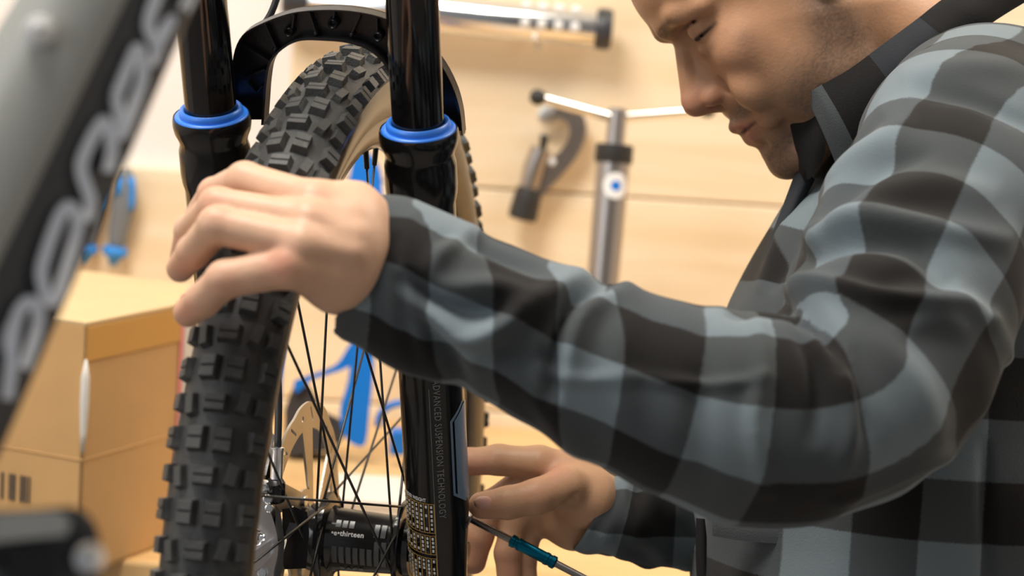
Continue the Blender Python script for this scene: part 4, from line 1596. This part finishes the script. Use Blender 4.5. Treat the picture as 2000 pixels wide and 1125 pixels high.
def skin_cols(V, warm, pts, base=(.60, .35, .22)):
    c = np.tile(np.array(base), (len(V), 1))
    P = pix(V)
    for (x, y, r, w, col) in pts:
        g = w * np.exp(-((P[:, 0] - x) ** 2 + (P[:, 1] - y) ** 2) / (2 * r * r))
        c = c * (1 - g[:, None]) + np.array(col) * g[:, None]
    return c


red = (.58, .24, .16)
Cl = skin_cols(Vl, 0, [(548, 512, 26, .75, red), (352, 520, 20, .5, red), (362, 610, 20, .6, red), (430, 410, 22, .25, red), (440, 555, 28, .3, red), (400, 380, 22, .3, red), (600, 395, 26, .2, red)], (.64, .395, .265))
Cr = skin_cols(Vr, 0, [(1085, 920, 20, .5, red), (1040, 960, 18, .3, red), (930, 1080, 30, .5, red), (995, 1110, 24, .45, red), (945, 1000, 22, .35, red), (930, 915, 22, .55, red)], (.55, .315, .185))

# hidden arms, chest and legs under the clothes: one more shell of the same skin mesh
armL = [cp(1890, 330, 1.50), cp(1690, 800, 1.36), cp(1450, 810, 1.33), cp(790, 525, 1.325)]
armR = [cp(1900, 380, 1.90), cp(1620, 860, 1.86), cp(1440, 960, 1.77), cp(1240, 1008, 1.68)]
hipc = cp(1790, 1640, 1.72)
Bd = [tube([W(p) for p in armL], [.045, .040, .038, .024], 16), tube([W(p) for p in armR], [.045, .038, .034, .024], 16),
      tube([W(cp(1930, 300, 1.70)), W(cp(1830, 700, 1.70)), W(cp(1780, 1150, 1.70)), W(hipc)], [.085, .10, .095, .10], 24)]
bodyV = [W(headV), W(Vl), W(Vr)]
bodyF = [orient(W(headV), headF), orient(W(Vl), Fl), orient(W(Vr), Fr)]
VV = []; FF = []; CC = []; n_ = 0
for v, f, c in zip(bodyV, bodyF, (headC, Cl, Cr)):
    VV.append(v); FF.append(f + n_); CC.append(c); n_ += len(v)
quads = np.concatenate(FF)
for v, f in Bd:
    fq = np.array([q for q in f if len(q) == 4]) + n_
    quads = np.concatenate([quads, fq]); VV.append(v); CC.append(np.tile([.56, .31, .175], (len(v), 1))); n_ += len(v)
offs = np.cumsum([0] + [len(v) for v in VV])
for i, j, pt in ((1, 3, armL[3]), (2, 4, armR[3]), (3, 5, armL[0]), (4, 5, armR[0]), (0, 5, cp(1930, 300, 1.70))):
    w_ = W(pt)
    A_ = offs[i] + np.argsort(np.linalg.norm(VV[i] - w_, axis=1))[:2]; B_ = offs[j] + np.argsort(np.linalg.norm(VV[j] - w_, axis=1))[:2]
    quads = np.concatenate([quads, [[A_[0], A_[1], B_[1], B_[0]]]])
body = mk('body', np.concatenate(VV), quads, M['skin'], man, True, fix=False, cols=np.concatenate(CC))

# fingernails
def nail(x, y, d, rx, ry, ang, tilt=0.):
    n_ = 14; V = []; F = []
    ca, sa = math.cos(ang), math.sin(ang)
    k1 = d / FX
    for j, (s_, z_) in enumerate(((1, .0006), (.8, -.0008), (.45, -.0016), (.05, -.0019))):
        for i in range(n_):
            a = 2 * PI * i / n_
            u, v = rx * s_ * math.cos(a), ry * s_ * math.sin(a)
            q = cp(x + u * ca - v * sa, y + u * sa + v * ca, d)
            q[2] = d + z_ + tilt * v * k1
            V.append(q)
    for j in range(3):
        F += [(j * n_ + i, j * n_ + (i + 1) % n_, (j + 1) * n_ + (i + 1) % n_, (j + 1) * n_ + i) for i in range(n_)]
    F += [tuple(range(3 * n_, 4 * n_)), tuple(range(n_))[::-1]]
    mk('fingernail', W(V), F, M['nail'], body, True)


def surf_d(V, x, y, r=6):                                # depth of the front surface near a picture point
    P = pix(V)
    m = (np.abs(P[:, 0] - x) < r) & (np.abs(P[:, 1] - y) < r)
    return V[m, 2].min() if m.any() else None


d_ = surf_d(Vr, 948, 984)
nail(946, 983, d_ + .0012, 21, 14.5, .12)

# ---- shirt
P3 = lambda x, y, d: cp(x, y, d)
slL = [(640, 512, 1.325, 39), (760, 530, 1.325, 40.5), (855, 580, 1.325, 44), (960, 622, 1.325, 43), (1080, 680, 1.325, 45), (1200, 728, 1.325, 48), (1330, 780, 1.325, 55), (1450, 808, 1.330, 61),
       (1560, 812, 1.335, 61), (1655, 780, 1.350, 62), (1720, 690, 1.375, 66), (1775, 560, 1.42, 70), (1835, 420, 1.47, 72), (1890, 310, 1.52, 74), (1950, 260, 1.60, 78)]
slL_p = [P3(*q[:3]) for q in slL]; slL_r = [q[3] * .001 for q in slL]
slR = [(1400, 985, 1.76, 34), (1470, 955, 1.79, 42), (1580, 880, 1.85, 50), (1750, 650, 1.90, 58), (1880, 380, 1.90, 66)]
slR_p = [P3(*q[:3]) for q in slR]; slR_r = [q[3] * .001 for q in slR]
ZT, KZ = 1.70, .62
tor = [(1960, 290, 78), (1905, 420, 106), (1850, 560, 126), (1790, 720, 138), (1750, 880, 146), (1752, 1020, 142), (1752, 1180, 144), (1745, 1400, 150), (1760, 1560, 145)]


def tp(x, y): return cp(x, y, ZT)


tor_p = [tp(x, y) for x, y, r in tor]; tor_r = [r * .001 for _, _, r in tor]


def sd_arm(P, pts, rad): return chain(P, pts, rad, .012)


def sd_torso(P):
    Q = P.copy(); Q[:, 2] = ZT + (P[:, 2] - ZT) * KZ
    return chain(Q, tor_p, tor_r, .03)


def sd_shirt(P):
    a = sd_arm(P, slL_p, slL_r)
    b = sd_arm(P, slR_p, slR_r)
    t = sd_torso(P)
    # shoulders
    t = smin(t, d_cone(P, cp(1905, 235, 1.60), cp(1905, 260, 1.86), .055, .055), .05)
    d = smin(t, a, .022)
    d = smin(d, b, .02)
    # neck hole
    d = smax(d, -d_cone(P, HD((-95, 0, -60)), cp(1815, 150, 1.69), .074, .050), .006)
    # cuffs cut square and hollow
    for (p0, ax, r) in ((P3(693, 524, 1.325), nrm([.955, -.27, .02]), .0345),):
        ax = np.asarray(ax, np.float32)
        h_ = (P - p0.astype(np.float32)) @ ax
        near = np.linalg.norm(P - p0.astype(np.float32), axis=1) < .085
        cut = np.where(near, -h_ , -1.)
        d = np.maximum(d, cut)
        d = smax(d, -d_cone(P, p0 - ax * .03, p0 + ax * .012, r, r * .96), .002)
    return d


Vs, Fs = surfnet(sd_shirt, [-.125, -.46, 1.20], [.60, .24, 2.02], .0029)
Vs = smooth_mesh(Vs, Fs, 2, .5)
Ns = normals_of(Vs, Fs)
# make the normals point outwards
t_ = sd_shirt((Vs[:2000] + Ns[:2000] * .002).astype(np.float32)).mean()
if t_ < 0: Ns = -Ns
PX = pix(Vs)
dA = sd_arm(Vs.astype(np.float32), slL_p, slL_r)
dR = sd_arm(Vs.astype(np.float32), slR_p, slR_r)
dT = sd_torso(Vs.astype(np.float32))
reg = np.argmin(np.stack([dA - .004, dT, dR], 1), 1)


def seg_dist(X, poly):
    poly = spline(poly, max(12, len(poly) * 6))
    best = np.full(len(X), 1e9); tt_ = np.zeros(len(X)); sg = np.zeros(len(X))
    n_ = len(poly) - 1
    for i in range(n_):
        a, b = poly[i], poly[i + 1]
        ab = b - a; L2 = ab @ ab + 1e-9
        t = np.clip((X - a) @ ab / L2, 0, 1)
        q = X - a - t[:, None] * ab
        d = np.hypot(q[:, 0], q[:, 1])
        m = d < best
        best[m] = d[m]; tt_[m] = (i + t[m]) / n_
        sg[m] = np.sign(ab[0] * q[m, 1] - ab[1] * q[m, 0])
    return best, tt_, sg


# creases of the cloth: (points on the sleeve, half width px, height mm); negative = valley
folds = [
    # deep crease below the cuff / forearm
    ([(795, 548), (850, 585), (910, 605), (985, 612)], 15, -7.5), ([(800, 585), (860, 625), (905, 655), (960, 640), (1010, 600)], 16, 6.5),
    ([(800, 590), (850, 660), (880, 700), (900, 760)], 18, -5.5), ([(870, 470), (930, 465), (990, 490), (1050, 520)], 16, -5.0),
    ([(845, 520), (880, 480), (930, 450)], 15, 4.5), ([(880, 565), (960, 560), (1040, 580)], 18, 4.0),
    # fold across the middle of the forearm
    ([(1195, 548), (1130, 575), (1098, 620), (1082, 690), (1080, 760)], 15, -9.0), ([(1220, 560), (1150, 600), (1120, 650), (1108, 720)], 22, 4.5),
    ([(1130, 540), (1060, 585), (990, 640), (930, 690)], 22, 4.5), ([(1060, 720), (1010, 700), (960, 690)], 18, -3.5), ([(1040, 740), (1090, 820), (1150, 900)], 26, 4.0),
    # cuff waves
    ([(772, 470), (778, 540), (790, 620), (812, 690)], 12, -3.0), ([(720, 420), (700, 520), (710, 620)], 16, 1.0), ([(800, 430), (790, 520), (810, 600)], 16, 3.0),
    # long gentle ridges of the forearm
    ([(1240, 735), (1330, 745), (1420, 748), (1500, 735)], 10, 2.2), ([(1000, 700), (1120, 740), (1240, 735)], 12, 2.2), ([(1370, 610), (1380, 700), (1365, 800), (1375, 930)], 26, -2.5),
    ([(1480, 620), (1490, 720), (1475, 830), (1495, 960)], 16, 3.4), ([(1230, 590), (1215, 700), (1225, 820)], 26, 2.5),
    # crook of the elbow
    ([(1440, 600), (1520, 592), (1585, 612), (1620, 660), (1640, 720)], 15, -9.5), ([(1600, 640), (1640, 720), (1660, 800), (1645, 900)], 17, 6.0),
    ([(1560, 640), (1590, 700), (1600, 780), (1590, 850)], 17, -4.5), ([(1665, 700), (1680, 790), (1700, 860)], 20, -3.5),
    ([(1490, 575), (1570, 555), (1660, 575), (1760, 590), (1880, 590), (1930, 625)], 17, 6.0),
    ([(1505, 560), (1560, 505), (1640, 470), (1730, 462), (1800, 485), (1850, 540)], 19, -8.5), ([(1530, 500), (1600, 450), (1700, 430), (1800, 440), (1960, 470)], 20, 5.5),
    # shoulder drapes
    ([(1555, 450), (1610, 380), (1680, 310), (1760, 250)], 20, 5.0), ([(1600, 440), (1660, 370), (1730, 320), (1800, 300)], 16, -5.0), ([(1590, 380), (1640, 300), (1710, 240)], 16, -4.5),
    ([(1640, 430), (1730, 380), (1830, 360), (1930, 380)], 24, 4.0), ([(1700, 560), (1780, 540), (1850, 560)], 20, -3.0), ([(1760, 640), (1830, 620), (1900, 640)], 22, 3.0),
    ([(1940, 620), (1965, 700), (1950, 780), (1890, 860), (1760, 930), (1640, 985)], 13, 3.5), ([(1700, 640), (1780, 740), (1820, 840)], 28, 3.0),
    # chest front
    ([(1560, 380), (1530, 450), (1490, 560)], 12, 3.5), ([(1590, 400), (1550, 480), (1510, 560)], 12, -4.0),
    ([(1800, 180), (1900, 190), (2000, 240)], 14, -3.5), ([(1780, 150), (1880, 130), (1990, 130)], 20, 3.0),
    # torso and second sleeve
    ([(1925, 870), (1922, 1000), (1930, 1125)], 9, -3.0), ([(1262, 950), (1280, 1000), (1270, 1060)], 12, -2.0), ([(1310, 960), (1325, 1010), (1315, 1060)], 14, 3.0),
    ([(1260, 1060), (1300, 1045), (1360, 1050)], 12, -2.5), ([(1240, 1000), (1280, 985), (1350, 1000)], 14, 2.5),
]
front = (Ns[:, 2] < .25)
disp = np.zeros(len(Vs))
for poly, w, hgt in folds:
    d_, t_, _s = seg_dist(PX, np.array(poly, float))
    env = np.sin(PI * np.clip(t_ * .86 + .07, 0, 1)) ** .6
    dd_ = hgt * .0017 * np.exp(-(d_ / (w * 1.15)) ** 2) * env
    tgt = (reg == 0) if np.mean([p[1] for p in poly]) < 940 and not (poly[0][0] < 1400 and poly[0][1] > 940) else (reg > 0)
    if poly[0][0] in (1560, 1590, 1800, 1780): tgt = np.ones(len(Vs), bool)
    disp += dd_ * tgt
# low, soft waviness everywhere
for _ in range(26):
    kx = rng.normal(size=3) * 38; phs = rng.random() * 6.28
    disp += .00042 * np.sin(Vs @ kx + phs)
fr = np.clip((.35 - Ns[:, 2]) / .5, 0, 1)
Vs2 = Vs + Ns * (disp * fr)[:, None]
Vs2 = smooth_mesh(Vs2, Fs, 1, .4)

# cloth coordinates
SHR = .36
def cloth_uv(V, pts, rad, phase, r_nom, p_off=0.):
    C_ = spline(pts, 90); R_ = np.interp(np.linspace(0, 1, 90), np.linspace(0, 1, len(pts)), rad)
    L_ = np.concatenate([[0], np.cumsum(np.linalg.norm(np.diff(C_, axis=0), axis=1))])
    T_ = np.gradient(C_, axis=0); T_ /= np.linalg.norm(T_, axis=1)[:, None]
    u = np.zeros(len(V)); v = np.zeros(len(V)); best = np.full(len(V), 1e9)
    for i in range(89):
        a, b = C_[i], C_[i + 1]; ab = b - a
        t = np.clip((V - a) @ ab / (ab @ ab), 0, 1)
        q = V - a - t[:, None] * ab
        d = np.linalg.norm(q, axis=1)
        m = d < best
        best[m] = d[m]
        u[m] = L_[i] + t[m] * (L_[i + 1] - L_[i])
        T = T_[i][None] * (1 - t[m][:, None]) + T_[i + 1][None] * t[m][:, None]
        cam_ = np.tile(np.array([0, 0, -1.]), (m.sum(), 1))
        bb = cam_ - T * (cam_ * T).sum(1)[:, None]; bb /= np.linalg.norm(bb, axis=1)[:, None]
        nn = np.cross(T, bb)
        v[m] = np.arctan2((q[m] * nn).sum(1), (q[m] * bb).sum(1))
    return u + phase, v * r_nom + p_off


uA, vA = cloth_uv(Vs, slL_p, slL_r, .022, .060, -.004)
uR, vR = cloth_uv(Vs, slR_p, slR_r, .0, .040)
wS = np.clip((.235 - (uA - .022)) / .07, 0, 1)
uA = uA + SHR * np.clip(vA, -.07, .07) * wS


def at_px(x, y, vals):
    m_ = (reg == 0) & (Ns[:, 2] < 0)
    i_ = np.where(m_)[0]
    return vals[i_[np.argmin(np.hypot(PX[i_, 0] - x, PX[i_, 1] - y))]]


CELL = .040
uA = uA - at_px(1370, 760, uA)
va_, vb_ = at_px(1300, 745, vA), at_px(1300, 890, vA)
print('DBG u', at_px(1230, 760, uA), at_px(1490, 760, uA), 'v', va_, vb_, 'tilt', at_px(1370, 620, uA), at_px(1355, 900, uA))
vA = (vA - (va_ + vb_) / 2) * .04 / abs(vb_ - va_) + CELL / 2
pl = np.stack([uA, vA], 1)
m = reg == 2
pl[m] = np.stack([uR[m], vR[m]], 1)
m = reg == 1
Wd = W(Vs)
tor_dir = nrm(W(tor_p[7]) - W(tor_p[3]))
dd1 = (Wd - W(tor_p[5])) @ tor_dir
ax2 = nrm(np.cross(tor_dir, RCn[:, 2]))
dd2 = (Wd - W(tor_p[5])) @ ax2
pl[m] = np.stack([dd2[m] + .012, dd1[m] + .012], 1)
Ww = W(Vs2)
shirt = mk('shirt', Ww, orient(Ww, Fs), M['plaid'], man, True, fix=False, plaid=pl, label='grey and black buffalo-checked flannel shirt')

# cuff bands, collar, pocket flap, placket
def cloth_strip(name, top, bot, d, m, n=24, t=.0022, bulge=.004, lab=None, par=None):
    A = spline([cp(x, y, q) for (x, y), q in zip(top, d)], n); B = spline([cp(x, y, q) for (x, y), q in zip(bot, d)], n)
    V = []; k_ = 7
    for i in range(n):
        for j in range(k_):
            s_ = j / (k_ - 1)
            p = A[i] * (1 - s_) + B[i] * s_
            p = p + np.array([0, 0, -bulge * math.sin(PI * s_)])
            V.append(p)
    V = np.array(V); n1 = len(V)
    V = np.concatenate([V, V + np.array([0, 0, t])])
    F = []
    for i in range(n - 1):
        for j in range(k_ - 1):
            a = i * k_ + j
            F.append((a, a + 1, a + k_ + 1, a + k_)); F.append((n1 + a, n1 + a + k_, n1 + a + k_ + 1, n1 + a + 1))
    bd = [j for j in range(k_)] + [i * k_ + k_ - 1 for i in range(1, n)] + [(n - 1) * k_ + j for j in range(k_ - 2, -1, -1)] + [i * k_ for i in range(n - 2, 0, -1)]
    F += [(bd[i], bd[(i + 1) % len(bd)], n1 + bd[(i + 1) % len(bd)], n1 + bd[i]) for i in range(len(bd))]
    return mk(name, W(V), F, m, par or shirt, True, auto=60, label=lab)


cdp = [1.628, 1.612, 1.605, 1.605, 1.610, 1.62, 1.64]
colt = [(1572, 186), (1600, 168), (1660, 134), (1722, 88), (1790, 38), (1850, -8), (1940, -60)]
colb = [(1634, 322), (1668, 294), (1722, 240), (1788, 176), (1862, 108), (1936, 46), (2010, 0)]


def seg(a, b, i0, i1, n=5):
    A = spline(np.array(colt, float), 61); B = spline(np.array(colb, float), 61); D_ = np.interp(np.linspace(0, 6, 61), range(7), cdp)
    ids = np.linspace(i0 * 60, i1 * 60, n).astype(int)
    return [tuple(A[i]) for i in ids], [tuple(B[i]) for i in ids], [D_[i] for i in ids]


for i0, i1, mm_ in ((0, .19, 'cloth_grey'), (.185, .44, 'cloth_black'), (.435, .70, 'cloth_dark'), (.695, 1, 'cloth_black')):
    t_, b_, d_ = seg(colt, colb, i0, i1)
    cloth_strip('collar_panel', t_, b_, d_, M[mm_], 14, bulge=.006, lab={'cloth_grey': 'grey collar tip', 'cloth_black': 'black collar check', 'cloth_dark': 'charcoal collar check'}[mm_])
# inner stand and far collar tip in front of the throat
cloth_strip('collar_stand', [(1532, 206), (1552, 196), (1576, 188), (1600, 178)], [(1560, 330), (1572, 352), (1590, 340), (1612, 300)], [1.655, 1.648, 1.640, 1.632], M['cloth_black'], 14, bulge=.008)
cloth_strip('collar_stand', [(1532, 206), (1560, 200), (1600, 175), (1680, 130)], [(1542, 236), (1568, 246), (1620, 230), (1700, 180)], [1.66, 1.652, 1.645, 1.64], M['cloth_black'], 14, bulge=.004)
cloth_strip('placket', [(1556, 330), (1530, 400), (1500, 480), (1478, 560), (1462, 620)], [(1592, 350), (1562, 410), (1532, 490), (1508, 560), (1490, 620)], [1.66, 1.655, 1.65, 1.645, 1.64], M['cloth_dark'], 20, bulge=.008)
# far sleeve: slanted cuff opening running back to the body
_c = spline([cp(1158, 1003, 1.672), cp(1215, 1008, 1.677), cp(1290, 1012, 1.692), cp(1370, 1008, 1.725), cp(1450, 985, 1.77)], 44)
_rr = np.interp(np.linspace(0, 1, 44), [0, .03, .25, .6, 1], [.0300, .0312, .0325, .036, .040])
_sl = np.interp(np.linspace(0, 1, 44), [0, .3, .6], [.49, .22, 0.])
V, F, pv_ = [], [], []
NA = 64
for wall_ in (0, 1):
    for i in range(44):
        e1 = nrm([_sl[i], math.sqrt(1 - _sl[i] ** 2), 0]); e2 = np.array([0, 0, -1.])
        for j in range(NA):
            a = 2 * PI * j / NA
            t = i / 43
            wob = .0022 * math.sin(3 * a + 9 * t) * min(1, t * 4) + .0016 * math.sin(5 * a - 22 * t + 1) * min(1, t * 4) + .0012 * math.sin(30 * t + 2 * a)* min(1, t * 3)
            q = _rr[i] + wob - (.0022 if wall_ else 0)
            V.append(_c[i] + q * (math.cos(a) * e1 + 1.06 * math.sin(a) * e2))
            pv_.append((t * .13 + .006, ((a + PI) % (2 * PI) - PI) * .036 + .012))
for wall_ in (0, 1):
    o0 = wall_ * 44 * NA
    F += [(o0 + i * NA + j, o0 + i * NA + (j + 1) % NA, o0 + (i + 1) * NA + (j + 1) % NA, o0 + (i + 1) * NA + j) for i in range(43) for j in range(NA)]
F += [(j, (j + 1) % NA, 44 * NA + (j + 1) % NA, 44 * NA + j) for j in range(NA)]
mk('sleeve', W(V), F, M['plaid'], shirt, True, plaid=np.array(pv_))
cloth_strip('pocket_flap', [(1388, 985), (1450, 990), (1520, 992), (1582, 994)], [(1392, 1047), (1450, 1056), (1520, 1062), (1580, 1060)], [1.560, 1.543, 1.530, 1.523], M['cloth_grey'], 16, bulge=.003, lab='light grey pocket flap')
cloth_strip('placket', [(1360, 1012), (1359, 1080), (1362, 1160), (1364, 1260)], [(1384, 1012), (1386, 1080), (1390, 1160), (1394, 1260)], [1.64, 1.64, 1.64, 1.64], M['cloth_black'], 20, bulge=.005)

# trousers and shoes below the frame, standing on the floor
hw = W(hipc)
root_x, root_y = hw[0], hw[1]
for sd_ in (-1, 1):
    kn = np.array([root_x - .12, root_y + sd_ * .13, .50]); an = np.array([root_x + .02, root_y + sd_ * .15, .09])
    mk('trouser_leg', *tube(spline([hw + [0, sd_ * .08, .06], hw + [-.02, sd_ * .10, -.10], kn, (kn + an) / 2 + [.01, 0, 0], an], 24), np.interp(np.linspace(0, 1, 24), [0, .2, .5, 1], [.11, .105, .075, .058]), 20), M['denim'], man, True)
    sh = spline([an + [.06, 0, -.045], an + [-.02, 0, -.045], an + [-.12, 0, -.058], an + [-.19, 0, -.062]], 12)
    mk('shoe', *tube(sh, [.030, .042, .044, .044, .044, .043, .042, .040, .038, .034, .029, .018], 16), M['leather'], man, True)

# ---- the slim driver held in the far hand
s0, s1 = wp(905, 1006, 1.636), wp(1180, 1150, 1.615)
Dv = nrm(s1 - s0); Lv = np.linalg.norm(s1 - s0)
dr = empty('hex_driver', (s0 + s1) / 2, 'slim steel driver with a teal anodised sleeve held under the thumb', 'tool')


def along(x):                                            # distance along the driver at picture column x
    return np.linalg.norm(wp(x, 1006 + (x - 905) * (1150 - 1006) / 275., 1.636 + (x - 905) / 275. * (1.615 - 1.636)) - s0)


mk('shaft', *lathe([(0, .0026), (Lv, .0026)], s0, Dv, 16), M['shaft'], dr, True, auto=40)
mk('tip', *lathe([(-.004, .0026), (0, .0042), (.006, .0042), (.007, .0028)], s0, Dv, 16), M['steel'], dr, True, auto=40)
a0, a1 = along(999), along(1084)
pr_ = [(a0 - .001, .0028), (a0, .0046), (a0 + .003, .0046), (a0 + .0035, .0041), (a0 + .005, .0041), (a0 + .0055, .0046), (a0 + .008, .0046), (a0 + .0085, .0043), (a1 - .0085, .0043), (a1 - .008, .0047), (a1 - .0055, .0047),
       (a1 - .005, .0042), (a1 - .0035, .0042), (a1 - .003, .0047), (a1, .0047), (a1 + .001, .0028)]
mk('sleeve', *lathe(pr_, s0, Dv, 24), M['teal'], dr, True, auto=35, label='teal anodised sleeve')

#@@END
